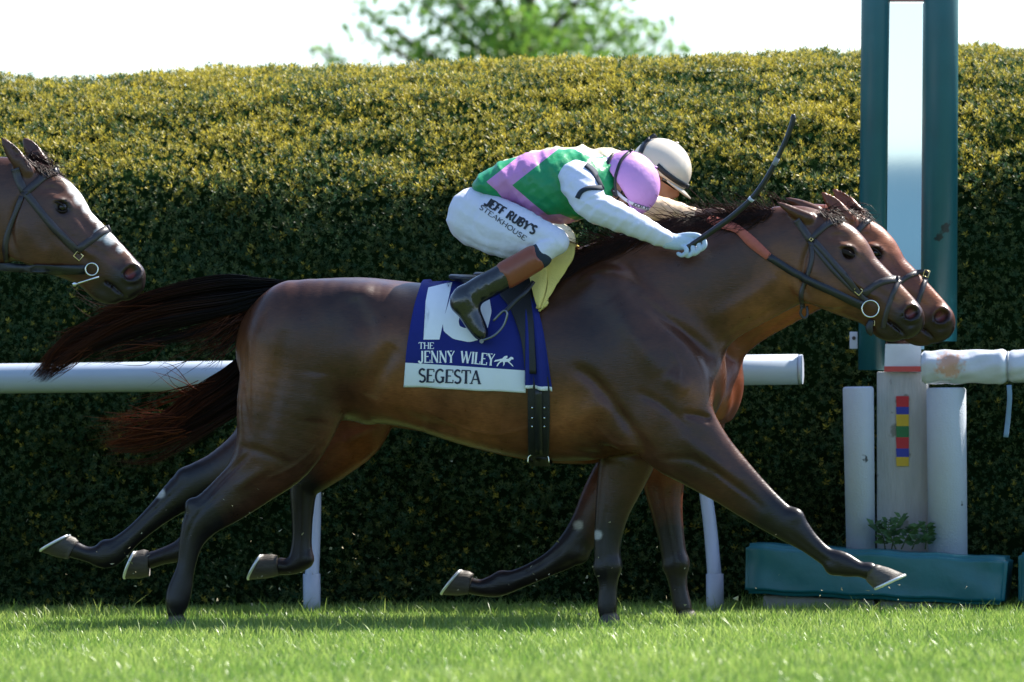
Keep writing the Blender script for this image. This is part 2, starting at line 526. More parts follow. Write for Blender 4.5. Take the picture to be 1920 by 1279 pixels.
def build_hedge():
    root = thing('hedge', 'long clipped green hedge with yellow new growth on its sloping top', 'hedge', (0, 4.3, 0))
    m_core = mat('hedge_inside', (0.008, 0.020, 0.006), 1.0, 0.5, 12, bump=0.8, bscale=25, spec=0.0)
    nxs, ns = 240, 60
    X, S = np.meshgrid(np.linspace(-12, 12, nxs), np.linspace(0, 1, ns), indexing='ij')
    p, nn = hedge_surface(S.ravel(), X.ravel())
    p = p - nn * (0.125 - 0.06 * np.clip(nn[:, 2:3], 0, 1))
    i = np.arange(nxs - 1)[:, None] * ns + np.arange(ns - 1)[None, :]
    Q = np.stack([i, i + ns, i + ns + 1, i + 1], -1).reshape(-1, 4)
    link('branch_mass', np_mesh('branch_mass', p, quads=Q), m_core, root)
    # leafy shoots: short axis with narrow leaves round it
    M = 125000
    s = rng.uniform(0.0, 0.80, M); s = np.where(rng.uniform(0, 1, M) < 0.9, s * 0.82, s)
    x = np.where(rng.uniform(0, 1, M) < 0.86, rng.uniform(-3.6, 3.6, M), rng.uniform(-12, 12, M))
    base, nn = hedge_surface(s, x)
    depth = rng.exponential(0.030, M)
    gap = sines(x, s * 8, 21, 5.5, 3)
    gap2 = sines(x, s * 8, 22, 14.0, 2)
    base = base - nn * np.minimum(depth + 0.09 * np.clip(gap - 0.15, 0, 1) + 0.05 * np.clip(gap2 - 0.2, 0, 1), 0.10 - 0.05 * np.clip(nn[:, 2], 0, 1) + 0.012 * rng.uniform(-1, 1, M))[:, None]
    up = np.array([0, -0.1, 1.0])
    axis = nn * rng.uniform(0.3, 0.9, (M, 1)) + up * rng.uniform(0.3, 1.0, (M, 1)) + rng.normal(0, 0.33, (M, 3))
    axis /= np.linalg.norm(axis, axis=1)[:, None]
    t1 = np.cross(axis, rng.normal(0, 1, (M, 3))); t1 /= np.linalg.norm(t1, axis=1)[:, None]
    t2 = np.cross(axis, t1)
    L = rng.uniform(0.015, 0.038, M) * (1 + 0.25 * sines(x, s * 8, 51, 6.0, 2))
    z = base[:, 2]
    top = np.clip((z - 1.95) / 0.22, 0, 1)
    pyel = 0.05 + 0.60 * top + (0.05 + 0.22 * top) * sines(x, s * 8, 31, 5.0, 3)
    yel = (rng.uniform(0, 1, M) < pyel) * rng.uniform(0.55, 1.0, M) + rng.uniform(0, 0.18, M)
    V, T, A = [], [], []
    nl = 6
    off = 0
    for k in range(nl):
        if k == nl - 1:
            d = axis + 0.12 * t1; pos = 0.75
        else:
            th = k * 2.45
            d = axis * 0.75 + (t1 * math.cos(th) + t2 * math.sin(th)) * 0.85; pos = 0.12 + 0.1 * k
        d = d / np.linalg.norm(d, axis=1)[:, None]
        st = base + axis * (L * pos)[:, None]
        ln = (L * (0.75 if k < nl - 1 else 0.55))[:, None]
        sd = np.cross(d, axis + 0.3 * t2); sd /= np.linalg.norm(sd, axis=1)[:, None] + 1e-9
        wd = ln * 0.17
        q = np.stack([st, st + d * ln * .5 + sd * wd, st + d * ln, st + d * ln * .5 - sd * wd], 1)
        V.append(q); A.append(np.repeat(np.clip(yel * (0.55 + 0.07 * k), 0, 1), 4))
        b = off + np.arange(M)[:, None] * 4
        T.append(b + np.array([[0, 1, 2, 3]])); off += M * 4
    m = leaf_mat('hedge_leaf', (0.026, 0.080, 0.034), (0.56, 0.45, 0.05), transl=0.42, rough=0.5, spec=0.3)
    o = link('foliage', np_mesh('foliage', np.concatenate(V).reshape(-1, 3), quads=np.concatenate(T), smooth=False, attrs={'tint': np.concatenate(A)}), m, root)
    o['kind'] = 'stuff'
build_hedge()

# ------------------------------------------------------------------ tree beyond the hedge
def build_tree():
    Y = 34.0
    s = pxm(Y)
    base = P(985, 500, Y); base[2] = 0
    root = thing('tree', 'broadleaved green tree beyond the hedge, out of focus against the sky', 'tree', tuple(base))
    bark = mat('bark', (0.07, 0.05, 0.035), 0.9, 0.3, 8, bump=0.6, bscale=30)
    r = np.random.default_rng(4)
    top = P(985, -330, Y)
    tr = [base, base + (0.05, 0, 2.0), P(980, 120, Y), P(1000, -100, Y), top]
    v = catmull(np.array([list(p) for p in tr]), 6)
    link('trunk', tube_mesh('trunk', v, np.linspace(0.17, 0.02, len(v)), 10), bark, root)
    tips = [(600, 95, 0), (655, 45, .3), (700, 30, -.4), (740, 75, .4), (820, 20, -.8), (880, 80, .8), (940, 40, -.9), (1010, 30, .9), (1080, 70, -.6), (1120, 20, .7), (1190, 40, 0), (1225, 60, .5), (1285, 98, -.2),
            (760, -60, .6), (860, -90, -.7), (960, -150, .5), (1060, -140, -.5), (1150, -70, .6), (1010, -260, 0), (900, -220, .4), (1100, -230, -.4), (850, 130, 1.0), (1080, 140, -1.0), (1190, 130, .8), (960, 110, 1.2), (1000, 60, -1.3)]
    LV, LA = [], []
    for (px, py, dy) in tips:
        tip = P(px, py, Y) + np.array([0, dy * 1.2, 0])
        zz = max(1.6, tip[2] - 0.45 * abs(tip[0] - base[0]) - 0.6)
        st = np.array([np.interp(zz, v[:, 2], v[:, 0]), np.interp(zz, v[:, 2], v[:, 1]), zz])
        midp = st * 0.5 + tip * 0.5 + np.array([0, 0, 0.12])
        br = catmull(np.array([st, midp, tip]), 6)
        link('limb', tube_mesh('limb', br, np.linspace(0.045, 0.008, len(br)), 6), bark, root)
        reach = np.linalg.norm(tip - st)
        slim = px < 760 or px > 1260
        n = 150 if slim else 330
        t = r.uniform(0.35, 1.05, n)
        c = np.stack([np.interp(t, np.linspace(0, 1, len(br)), br[:, q]) for q in range(3)], 1)
        sg = 0.07 if slim else 0.20
        c = c + r.normal(0, 1, (n, 3)) * sg * np.array([1, 1, 0.75])
        LV.append(c)
    c = np.concatenate(LV); n = len(c)
    d = r.normal(0, 1, (n, 3)) + np.array([0, 0, -0.4]); d /= np.linalg.norm(d, axis=1)[:, None]
    sd = np.cross(d, r.normal(0, 1, (n, 3))); sd /= np.linalg.norm(sd, axis=1)[:, None]
    ln = r.uniform(0.06, 0.11, (n, 1))
    V = np.stack([c, c + d * ln * .45 + sd * ln * .3, c + d * ln, c + d * ln * .45 - sd * ln * .3], 1).reshape(-1, 3)
    Q = np.arange(n * 4).reshape(-1, 4)
    m = leaf_mat('tree_leaf', (0.06, 0.16, 0.025), (0.20, 0.34, 0.045), transl=0.5)
    o = link('crown', np_mesh('crown', V, quads=Q, smooth=False, attrs={'tint': np.repeat(r.uniform(0, 1, n), 4)}), m, root)
    o['kind'] = 'stuff'
build_tree()

# ------------------------------------------------------------------ running rail
m_rail = mat('white_plastic_rail', (0.40, 0.46, 0.54), 0.34, 0.05, 6, bump=0.05, bscale=30)
m_post = mat('white_post_plastic', (0.42, 0.47, 0.56), 0.4, 0.08, 9, bump=0.06, bscale=40)
RY = 2.3
def rail(label, px0, px1, z, rad, m, wrapped=False, open_end=False):
    a, b = P(px0, 690, RY)[0], P(px1, 690, RY)[0]
    n = 120 if wrapped else 12
    xs = np.linspace(a, b, n)
    seg = 40
    v, f = [], []
    for i, x in enumerate(xs):
        for k in range(seg):
            th = 2 * math.pi * k / seg
            rr = rad
            if wrapped:
                rr = rad * (1.06 + 0.05 * math.sin(7 * th + 23 * x) * math.sin(11 * x + th) + 0.035 * math.sin(3 * th - 31 * x + 2 * math.sin(9 * x)))
                tie = P(1890, 690, RY)[0]
                rr *= 1 - 0.16 * math.exp(-((x - tie) / 0.012) ** 2) + 0.06 * math.exp(-((x - tie + 0.03) / 0.018) ** 2)
                if i == 0: rr *= 0.86
            v.append((x, RY + rr * 0.9 * math.cos(th), z + rr * math.sin(th)))
    for i in range(n - 1):
        for k in range(seg):
            f.append((i * seg + k, i * seg + (k + 1) % seg, (i + 1) * seg + (k + 1) % seg, (i + 1) * seg + k))
    f.append(tuple(range(seg))); f.append(tuple((n - 1) * seg + k for k in reversed(range(seg))))
    o = link('running_rail', py_mesh('running_rail', v, f, True), m)
    o.data.polygons[-1].use_smooth = False; o.data.polygons[-2].use_smooth = False
    return tag(o, label, 'rail', 'white running rails')
RZ = 0.5 * (P(0, 715, RY)[2] + P(1450, 688, RY)[2])
RR = 28.5 * pxm(RY)
root = thing('running_rail', 'smooth white running rail behind the horses, ending left of the mirror posts', 'rail', tuple(P(1400, 690, RY) * np.array([1, 1, 0])), 'white running rails')
def rail_pipe(parent):
    a, b = -9.0, P(1497, 690, RY)[0]
    pts = np.array([(x, RY, RZ) for x in np.linspace(a, b, 20)])
    link('pipe', tube_mesh('pipe', pts, RR, 32), m_rail, parent)
    e = np.array([(b + 0.001, RY, RZ), (b + 0.020, RY, RZ)])
    link('end_cap', tube_mesh('end_cap', e, [RR * 0.97, RR * 0.97], 32), m_post, parent)
rail_pipe(root)
def rail_post(px_base, px_neck, y_neck, parent):
    """sleeve in the turf, slim leaning neck that carries the rail from behind"""
    b = PZ(px_base, 1150, 0.0); b = np.array([P(px_base, 1150, RY + 0.1)[0], RY + 0.1, 0.0])
    n0 = np.array([b[0], RY + 0.1, P(px_base, 1076, RY + .1)[2]])
    n1 = P(px_neck, y_neck, RY + 0.28)
    r0 = 16.5 * pxm(RY)
    link('sleeve', tube_mesh('sleeve', np.array([b + (0, 0, -0.05), n0]), [r0, r0], 20), m_post, parent)
    top = np.array([n1[0], RY + 0.02, RZ - RR * 0.3])
    pts = catmull(np.array([n0 + (0, 0, -0.03), n0 * .55 + n1 * .45 + (0.0, 0.03, 0), n1, (n1 + top) / 2 + (-0.01, 0.09, 0.06), top]), 6)
    link('post', tube_mesh('post', pts, np.linspace(r0 * 0.82, r0 * 0.62, len(pts)), 16), m_post, parent)
rail_post(585, 590, 900, root)
rail_post(1341, 1318, 880, root)
for xx in (-3.4, -5.6):
    pxp = proj((xx, RY, 0.3))[0]
    rail_post(pxp, pxp - 8, 890, root)

m_wrap = mat('wrapped_plastic', (0.52, 0.56, 0.62), 0.38, 0.07, 14, bump=0.35, bscale=22)
def rust(m):
    nt = m.node_tree; b = nt.nodes['Principled BSDF']; N, L = nt.nodes, nt.links
    src = b.inputs['Base Color'].links[0].from_socket
    tc = N.new('ShaderNodeTexCoord'); c = P(1780, 683, RY - 0.06)
    vm = N.new('ShaderNodeVectorMath'); vm.operation = 'DISTANCE'; vm.inputs[1].default_value = tuple(c)
    L.new(tc.outputs['Object'], vm.inputs[0])
    nz = N.new('ShaderNodeTexNoise'); nz.inputs['Scale'].default_value = 45; L.new(tc.outputs['Object'], nz.inputs['Vector'])
    a = N.new('ShaderNodeMath'); a.operation = 'MULTIPLY_ADD'; a.inputs[1].default_value = -0.12; L.new(nz.outputs['Fac'], a.inputs[0]); L.new(vm.outputs['Value'], a.inputs[2])
    mr = N.new('ShaderNodeMapRange'); mr.inputs['From Min'].default_value = 0.015; mr.inputs['From Max'].default_value = -0.02
    L.new(a.outputs[0], mr.inputs['Value'])
    mx = N.new('ShaderNodeMix'); mx.data_type = 'RGBA'; mx.inputs[7].default_value = (0.55, 0.24, 0.10, 1)
    mu = N.new('ShaderNodeMath'); mu.operation = 'MULTIPLY'; mu.inputs[1].default_value = 0.75; L.new(mr.outputs[0], mu.inputs[0])
    L.new(mu.outputs[0], mx.inputs[0]); L.new(src, mx.inputs[6]); L.new(mx.outputs[2], b.inputs['Base Color'])
rust(m_wrap)
RZ2 = P(1800, 688, RY)[2]
wr = rail('white rail wrapped in creased plastic, right of the mirror posts, with a rusty stain', 1729, 2330, RZ2, 29 * pxm(RY), m_wrap, wrapped=True)
wr.name = 'wrapped_rail'; wr.data.name = 'wrapped_rail'
tie = P(1891, 690, RY)
link('tie_cord', tube_mesh('tie_cord', np.array([(tie[0], RY + 0.066 * math.cos(t), RZ2 + 0.068 * math.sin(t)) for t in np.linspace(0, 2 * math.pi, 24)]), 0.004, 6), mat('cord_grey', (0.3, 0.33, 0.36), 0.7), wr)
tp = [P(1892, 722, RY - .06), P(1893, 750, RY - .062), P(1890, 785, RY - .05), P(1886, 820, RY - .06)]
rb = tube_mesh('hanging_ribbon', catmull(np.array(tp), 5), 0.012, 8, flat=0.15)
link('hanging_ribbon', rb, mat('ribbon_blue_grey', (0.16, 0.27, 0.38), 0.6), wr)

# ------------------------------------------------------------------ finish mirror on two green posts
m_green = mat('green_painted_metal', (0.012, 0.10, 0.125), 0.42, 0.25, 5, bump=0.08, bscale=60)
def scuffs(m, col, scale, thr):
    nt = m.node_tree; b = nt.nodes['Principled BSDF']; N, L = nt.nodes, nt.links
    src = b.inputs['Base Color'].links[0].from_socket
    tc = N.new('ShaderNodeTexCoord'); nz = N.new('ShaderNodeTexNoise'); nz.inputs['Scale'].default_value = scale; nz.inputs['Detail'].default_value = 4
    L.new(tc.outputs['Object'], nz.inputs['Vector'])
    g_ = N.new('ShaderNodeMapRange'); g_.inputs['From Min'].default_value = thr; g_.inputs['From Max'].default_value = thr + 0.03
    L.new(nz.outputs['Fac'], g_.inputs['Value'])
    mx = N.new('ShaderNodeMix'); mx.data_type = 'RGBA'; mx.inputs[7].default_value = tuple(col) + (1,)
    L.new(g_.outputs[0], mx.inputs[0]); L.new(src, mx.inputs[6]); L.new(mx.outputs[2], b.inputs['Base Color'])
scuffs(m_green, (0.004, 0.018, 0.028), 9, 0.68)
MY = 2.5
mroot = thing('finish_mirror', 'tall mirror strip between two dark green posts on a grey pillar', 'mirror', (P(1700, 1000, MY)[0], MY, 0))
def px_post(px_l0, px_r0, y0, px_l1, px_r1, y1):
    a = P((px_l0 + px_r0) / 2, y0, MY); b = P((px_l1 + px_r1) / 2, y1, MY)
    b2 = b + (b - a) * 0.55
    ra = (px_r0 - px_l0) / 2 * pxm(MY); rb_ = (px_r1 - px_l1) / 2 * pxm(MY)
    link('post', tube_mesh('post', np.array([a, b, b2]), [ra, rb_, rb_], 28), m_green, mroot)
px_post(1609, 1659, 694, 1615, 1669, 0)
px_post(1727, 1794, 640, 1732, 1797, 0)
mm = bpy.data.materials.new('mirror_glass'); nt, b = nodes_of(mm)
b.inputs['Metallic'].default_value = 1.0; b.inputs['Base Color'].default_value = (0.80, 0.86, 0.90, 1); b.inputs['Roughness'].default_value = 0.028
cor = [P(1661, 655, MY), P(1733, 655, MY), P(1737, 6, MY), P(1667, 6, MY)]
cen = sum(cor) / 4
nrm = np.array([math.sin(YAW), -math.cos(YAW), 0.0])
cor = [c - nrm * ((c - cen) @ nrm) for c in cor]      # turned square to the course side
vv = cor + [c - nrm * 0.012 for c in cor]
link('mirror_pane', py_mesh('mirror_pane', vv, [(0, 1, 2, 3), (7, 6, 5, 4), (0, 4, 5, 1), (1, 5, 6, 2), (2, 6, 7, 3), (3, 7, 4, 0)]), mm, mroot)
tcor = [P(1667, 3, MY - .01), P(1738, 3, MY - .01), P(1740, -320, MY - .01), P(1670, -320, MY - .01)]
vv = tcor + [c + (0, 0.02, 0) for c in tcor]
BOXF = [(0, 1, 2, 3), (7, 6, 5, 4), (0, 4, 5, 1), (1, 5, 6, 2), (2, 6, 7, 3), (3, 7, 4, 0)]
link('top_panel', py_mesh('top_panel', vv, BOXF), mat('faded_red_panel', (0.35, 0.16, 0.14), 0.6), mroot)
def slab(name, quad, Yf, depth, m, parent, bev=0.0):
    """box whose front face is a pixel quad (bl, br, tr, tl) on the plane y = Yf"""
    q = [P(a, b_, Yf) for a, b_ in quad]
    v = q + [c + np.array([0, depth, 0]) for c in q]
    o = link(name, py_mesh(name, v, BOXF), m, parent)
    if bev:
        bv = o.modifiers.new('b', 'BEVEL'); bv.width = bev; bv.segments = 3
        o.data.polygons.foreach_set('use_smooth', [True] * 6)
    return o
m_pillar = mat('weathered_grey_wood', (0.42, 0.43, 0.42), 0.85, 0.25, 14, bump=0.4, bscale=40, stretch=(3, 3, 0.5))
scuffs(m_pillar, (0.22, 0.22, 0.19), 7, 0.60)
pil = slab('pillar', [(1644, 1075), (1741, 1075), (1738, 697), (1644, 697)], MY - 0.06, 0.12, m_pillar, mroot, 0.006)
slab('label_plate', [(1658, 694), (1726, 694), (1727, 645), (1660, 645)], MY - 0.075, 0.012, mat('pale_plate', (0.62, 0.66, 0.70), 0.35, 0.2, 10), mroot)
slab('red_strip', [(1658, 697), (1726, 697), (1726, 687), (1658, 687)], MY - 0.079, 0.006, mat('red_strip', (0.55, 0.08, 0.07), 0.5), mroot)
cols = {'red': (0.50, 0.015, 0.03), 'blue': (0.015, 0.035, 0.36), 'yellow': (0.60, 0.40, 0.02), 'green': (0.01, 0.16, 0.05)}
cmats = {k: mat('marker_' + k, c, 0.5, 0.06) for k, c in cols.items()}
yb = 743
for cn, hh in (('red', 20), ('blue', 14), ('yellow', 22), ('green', 21), ('red', 21), ('blue', 16), ('yellow', 17)):
    slab('colour_block', [(1681, yb + hh), (1704, yb + hh), (1704, yb), (1680, yb)], MY - 0.068, 0.010, cmats[cn], mroot)
    yb += hh
sg = thing('small_sign', 'small white tag with a dark round mark beside the left green post', 'sign', tuple(P(1599, 655, MY - 0.02)))
slab('plate', [(1593, 654), (1608, 654), (1608, 622), (1593, 622)], MY - 0.02, 0.006, m_post, sg, 0.002)
c = P(1601, 634, MY - 0.024)
link('round_mark', tube_mesh('round_mark', np.array([c, c + (0, 0.004, 0)]), 0.009, 16), mat('black_mark', (0.02, 0.02, 0.025), 0.5), sg)

# white foam posts pads
m_foam = mat('white_foam_wrap', (0.46, 0.51, 0.59), 0.7, 0.08, 10, bump=0.35, bscale=120)
scuffs(m_foam, (0.06, 0.065, 0.07), 13, 0.72)
def pad(label, l0, r0, y0, l1, r1, y1, Y):
    a = P((l0 + r0) / 2, y0, Y); b = P((l1 + r1) / 2, y1, Y)
    r1_, r0_ = (r1 - l1) / 2 * pxm(Y), (r0 - l0) / 2 * pxm(Y)
    e = 0.012
    d = (b - a) / np.linalg.norm(b - a)
    pts = np.array([a, b - d * e, b - d * e * 0.3, b]); rr = [r0_, r1_, r1_ - e * 0.3, r1_ - e]
    me = tube_mesh('foam_post_pad', pts, rr, 32)
    return tag(link('foam_post_pad', me, m_foam), label, 'post pad', 'white foam pads at the mirror')
pad('scuffed white foam post pad left of the colour-striped pillar', 1587, 1641, 1040, 1580, 1638, 725, MY - 0.16)
pad('scuffed white foam post pad right of the colour-striped pillar', 1741, 1814, 1050, 1737, 1811, 727, MY - 0.16)

# green covered barrier blocks on a concrete kerb
m_tarp = mat('green_vinyl_cover', (0.008, 0.115, 0.14), 0.42, 0.18, 5, bump=0.9, bscale=6)
def block(label, quad, Yf, depth):
    q = [P(a, b_, Yf) for a, b_ in quad]; n = 24; mrow = 6
    bm = bmesh.new()
    v = q + [c_ + np.array([0, depth, 0]) for c_ in q]
    vs = [bm.verts.new(p) for p in v]
    for f_ in BOXF: bm.faces.new([vs[i] for i in f_])
    bmesh.ops.recalc_face_normals(bm, faces=bm.faces[:])
    bmesh.ops.bevel(bm, geom=bm.edges[:], offset=0.018, segments=3, affect='EDGES')
    bmesh.ops.subdivide_edges(bm, edges=[e for e in bm.edges if e.calc_length() > 0.15], cuts=14, use_grid_fill=True)
    for w in bm.verts:
        w.co.y -= 0.008 * math.sin(w.co.x * 19 + w.co.z * 30) * math.sin(w.co.x * 7 + 1) + 0.004 * math.sin(w.co.x * 43 - w.co.z * 25)
        w.co.z += 0.004 * math.sin(w.co.x * 23)
    me = bpy.data.meshes.new('barrier_block'); bm.to_mesh(me); bm.free()
    me.polygons.foreach_set('use_smooth', [True] * len(me.polygons))
    return tag(link('barrier_block', me, m_tarp), label, 'barrier', 'green covered barrier blocks')
block('long green vinyl-covered barrier block in front of the mirror posts', [(1396, 1113), (1882, 1136), (1890, 1046), (1398, 1019)], 2.02, 0.42)
block('green vinyl-covered barrier block cut off by the right edge', [(1909, 1134), (2330, 1150), (2330, 1052), (1909, 1034)], 2.02, 0.42)
m_conc = mat('grey_concrete', (0.27, 0.27, 0.28), 0.9, 0.25, 20, bump=0.5, bscale=50)
def kerb(label, x0, x1, yt0, yt1):
    a, b = P(x0, 1140, 2.1), P(x1, 1140, 2.1)
    z0, z1 = P(x0, yt0, 2.1)[2], P(x1, yt1, 2.1)[2]
    v = [(a[0], 2.1, -0.05), (b[0], 2.1, -0.05), (b[0], 2.1, z1), (a[0], 2.1, z0)]
    v = v + [(p[0], 2.4, p[2]) for p in v]
    o = link('concrete_footing', py_mesh('concrete_footing', v, BOXF), m_conc)
    bv = o.modifiers.new('b', 'BEVEL'); bv.width = 0.012; bv.segments = 2
    return tag(o, label, 'footing', 'concrete footings')
kerb('grey concrete footing under the left half of the long green block', 1431, 1640, 1115.5, 1125)
kerb('grey concrete footing under the right half of the long green block', 1650, 1850, 1126, 1134)

# leafy weed at the pillar foot
def weed(label, stems, Y, name='weed'):
    c0 = P(stems[0][0][0], stems[0][0][1], Y)
    rt = thing(name, label, 'plant', (c0[0], Y, 0))
    m = leaf_mat(name + '_leaf', (0.02, 0.06, 0.02), (0.06, 0.14, 0.03), transl=0.3)
    r = np.random.default_rng(len(stems)); V, Q, A = [], [], []
    for st in stems:
        pts = catmull(np.array([P(a, b_, Y - 0.02 + 0.03 * r.uniform(-1, 1)) for a, b_ in st]), 5)
        link('stem', tube_mesh('stem', pts, np.linspace(0.004, 0.0015, len(pts)), 5), m_stem, rt)
        for i in range(2, len(pts)):
            for sgn in (-1, 1):
                d = np.array([sgn * 0.8, -0.5 * r.uniform(0, 1), r.uniform(-0.1, 0.7)]); d /= np.linalg.norm(d)
                sd = np.cross(d, [0, -0.75, 0.65]); sd /= np.linalg.norm(sd)
                ln = r.uniform(0.035, 0.055); b0 = pts[i]; k = len(V)
                V += [b0, b0 + d * ln * .4 + sd * ln * .3, b0 + d * ln, b0 + d * ln * .4 - sd * ln * .3]
                Q.append((k, k + 1, k + 2, k + 3)); A += [r.uniform(0, 1)] * 4
    link('foliage', np_mesh('foliage', np.array(V), quads=Q, attrs={'tint': A}), m, rt)
m_stem = mat('stem_green', (0.04, 0.07, 0.02), 0.7)
weed('leafy weed growing at the foot of the colour-striped pillar', [[(1660, 1030), (1655, 1005), (1640, 985)], [(1672, 1030), (1680, 990), (1690, 970)], [(1690, 1030), (1705, 1000), (1722, 985)], [(1710, 1030), (1722, 1010), (1745, 1015)], [(1680, 1030), (1668, 1000), (1665, 975)], [(1735, 1030), (1738, 1000), (1736, 985)]], 2.24)

# bits of turf thrown up by the hooves
def turf_bits():
    r = np.random.default_rng(9); V, Q = [], []
    for (cx, cy, sx, sy, n, Y) in ((330, 1040, 150, 70, 60, -.3), (1100, 1090, 160, 45, 45, -.2), (620, 1080, 120, 60, 35, .6), (900, 1040, 300, 80, 25, .2), (1640, 1115, 60, 15, 14, -.2)):
        for i in range(n):
            c = P(cx + r.normal(0, sx), min(1150, cy + r.normal(0, sy)), Y + r.normal(0, .25)); s_ = r.uniform(0.002, 0.006)
            k = len(V); d = r.normal(0, 1, (4, 3)); V += [c + q * s_ for q in d]; Q += [(k, k + 1, k + 2), (k, k + 2, k + 3), (k, k + 3, k + 1), (k + 1, k + 3, k + 2)]
    o = link('turf_bits', np_mesh('turf_bits', np.array(V), tris=Q, smooth=False), mat('dry_turf', (0.30, 0.27, 0.16), 0.8, 0.5, 90)); o['kind'] = 'stuff'
turf_bits()

# ================================================================== horses
def coat_material(name, brown, tan, dark):
    m = mat(name, brown, 0.36, 0.25, 7.0, bump=0.07, bscale=240, spec=0.38, stretch=(1, 1, 2.5))
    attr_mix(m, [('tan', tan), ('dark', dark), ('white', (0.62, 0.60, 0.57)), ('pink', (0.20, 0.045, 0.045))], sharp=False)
    nt = m.node_tree; b = nt.nodes['Principled BSDF']; N, L = nt.nodes, nt.links
    # fine hair streaks and dapples
    tc = N.new('ShaderNodeTexCoord'); mp = N.new('ShaderNodeMapping'); mp.inputs['Scale'].default_value = (40, 90, 220); mp.inputs['Rotation'].default_value = (0, 0.5, 0)
    L.new(tc.outputs['Object'], mp.inputs['Vector'])
    n1 = N.new('ShaderNodeTexNoise'); n1.inputs['Scale'].default_value = 1.0; n1.inputs['Detail'].default_value = 4; L.new(mp.outputs[0], n1.inputs['Vector'])
    n2 = N.new('ShaderNodeTexNoise'); n2.inputs['Scale'].default_value = 16.0; n2.inputs['Detail'].default_value = 3; L.new(tc.outputs['Object'], n2.inputs['Vector'])
    ad = N.new('ShaderNodeMath'); ad.operation = 'ADD'; L.new(n1.outputs['Fac'], ad.inputs[0]); L.new(n2.outputs['Fac'], ad.inputs[1])
    mr = N.new('ShaderNodeMapRange'); mr.inputs['From Min'].default_value = 0.6; mr.inputs['From Max'].default_value = 1.4; mr.inputs['To Min'].default_value = 0.62; mr.inputs['To Max'].default_value = 1.35
    L.new(ad.outputs[0], mr.inputs['Value'])
    src = b.inputs['Base Color'].links[0].from_socket
    mu = N.new('ShaderNodeMix'); mu.data_type = 'RGBA'; mu.blend_type = 'MULTIPLY'; mu.inputs[0].default_value = 1.0
    L.new(src, mu.inputs[6]); L.new(mr.outputs[0], mu.inputs[7]); L.new(mu.outputs[2], b.inputs['Base Color'])
    rr = N.new('ShaderNodeMapRange'); rr.inputs['To Min'].default_value = 0.20; rr.inputs['To Max'].default_value = 0.45; L.new(n2.outputs['Fac'], rr.inputs['Value']); L.new(rr.outputs[0], b.inputs['Roughness'])
    bp = N.new('ShaderNodeBump'); bp.inputs['Strength'].default_value = 0.22; bp.inputs['Distance'].default_value = 0.004
    L.new(n1.outputs['Fac'], bp.inputs['Height']); L.new(bp.outputs[0], b.inputs['Normal'])
    return m
m_hoof = mat('hoof_horn', (0.052, 0.043, 0.034), 0.55, 0.7, 25, bump=0.25, bscale=60, stretch=(1, 1, 4))
m_shoe = mat('aluminium_shoe', (0.72, 0.74, 0.74), 0.35, 0.08, metal=0.6)
m_eye = mat('horse_eye', (0.008, 0.005, 0.004), 0.12, 0.2, spec=0.5)
m_hair = leaf_mat('black_horse_hair', (0.005, 0.004, 0.005), (0.20, 0.05, 0.018), transl=0.10, rough=0.5, spec=0.18)

def hoof(parent, toe, heel, cf, cb, Y, ground=False):
    """hoof as a loft from the coronet (front, back) to the sole (toe, heel), all given as pixels"""
    Tt, H, A, B = [P(*q, Y) for q in (toe, heel, cf, cb)]
    if ground:
        dz = min(Tt[2], H[2]) - 0.006
        for q in (Tt, H, A, B): q[2] -= dz
        H[2] = Tt[2] = 0.006
    n, rings = 24, 6
    v, f = [], []
    for i in range(rings):
        t = i / (rings - 1)
        f0 = A * (1 - t) + Tt * t; b0 = B * (1 - t) + H * t
        c = (f0 + b0) / 2; ax = (f0 - b0) / 2
        w = 0.036 * (1 - t) + 0.056 * t
        ax = ax * (0.84 + 0.16 * min(1, t * 2.5))
        for k in range(n):
            th = 2 * math.pi * k / n
            sq = 1.0 if math.cos(th) > 0 else 0.92
            v.append(c + ax * math.cos(th) * sq + np.array([0, 1, 0]) * w * math.sin(th) * (1 - 0.12 * max(0, -math.cos(th))))
    for i in range(rings - 1):
        for k in range(n):
            f.append((i * n + k, i * n + (k + 1) % n, (i + 1) * n + (k + 1) % n, (i + 1) * n + k))
    f.append(tuple(range(n))); f.append(tuple((rings - 1) * n + k for k in reversed(range(n))))
    h = link('hoof', py_mesh('hoof', v, f, True), m_hoof, parent)
    # horseshoe: open ring under the sole
    down = np.cross(Tt - H, [0, 1.0, 0]); down /= np.linalg.norm(down)
    if down @ ((Tt + H) / 2 - (A + B) / 2) < 0: down = -down
    c = (Tt + H) / 2; ax = (Tt - H) / 2
    pts = [c + down * 0.003 + ax * math.cos(t) * 0.97 + np.array([0, 1, 0]) * 0.056 * math.sin(t) for t in np.linspace(-2.6, 2.6, 22)]
    link('shoe', tube_mesh('shoe', np.array(pts), 0.0065, 8), m_shoe, h)

def S(px, py, Y, r, w, sc=1.0):
    p = P(px, py, Y)
    return [p[0], p[1], p[2], r * pxm(Y) * sc, w]

# outline of the galloping horse in the coordinates of the nearest one (photograph pixels)
TORSO = [(572, 655, 131, .265), (670, 655, 135, .29), (790, 668, 137, .295), (900, 688, 150, .30), (1000, 692, 168, .295), (1090, 692, 172, .275), (1170, 690, 160, .245), (1235, 705, 128, .20)]
NECK = [(1120, 625, 148, .18), (1200, 592, 145, .15), (1262, 562, 132, .125), (1328, 530, 118, .105), (1412, 500, 103, .088), (1478, 478, 92, .08), (1512, 476, 80, .075)]
HEAD = [(1508, 474, 80, .075), (1550, 492, 83, .098), (1585, 522, 69, .092), (1624, 548, 58, .072), (1659, 572, 49, .058), (1689, 594, 41, .053), (1700, 600, 33, .048)]

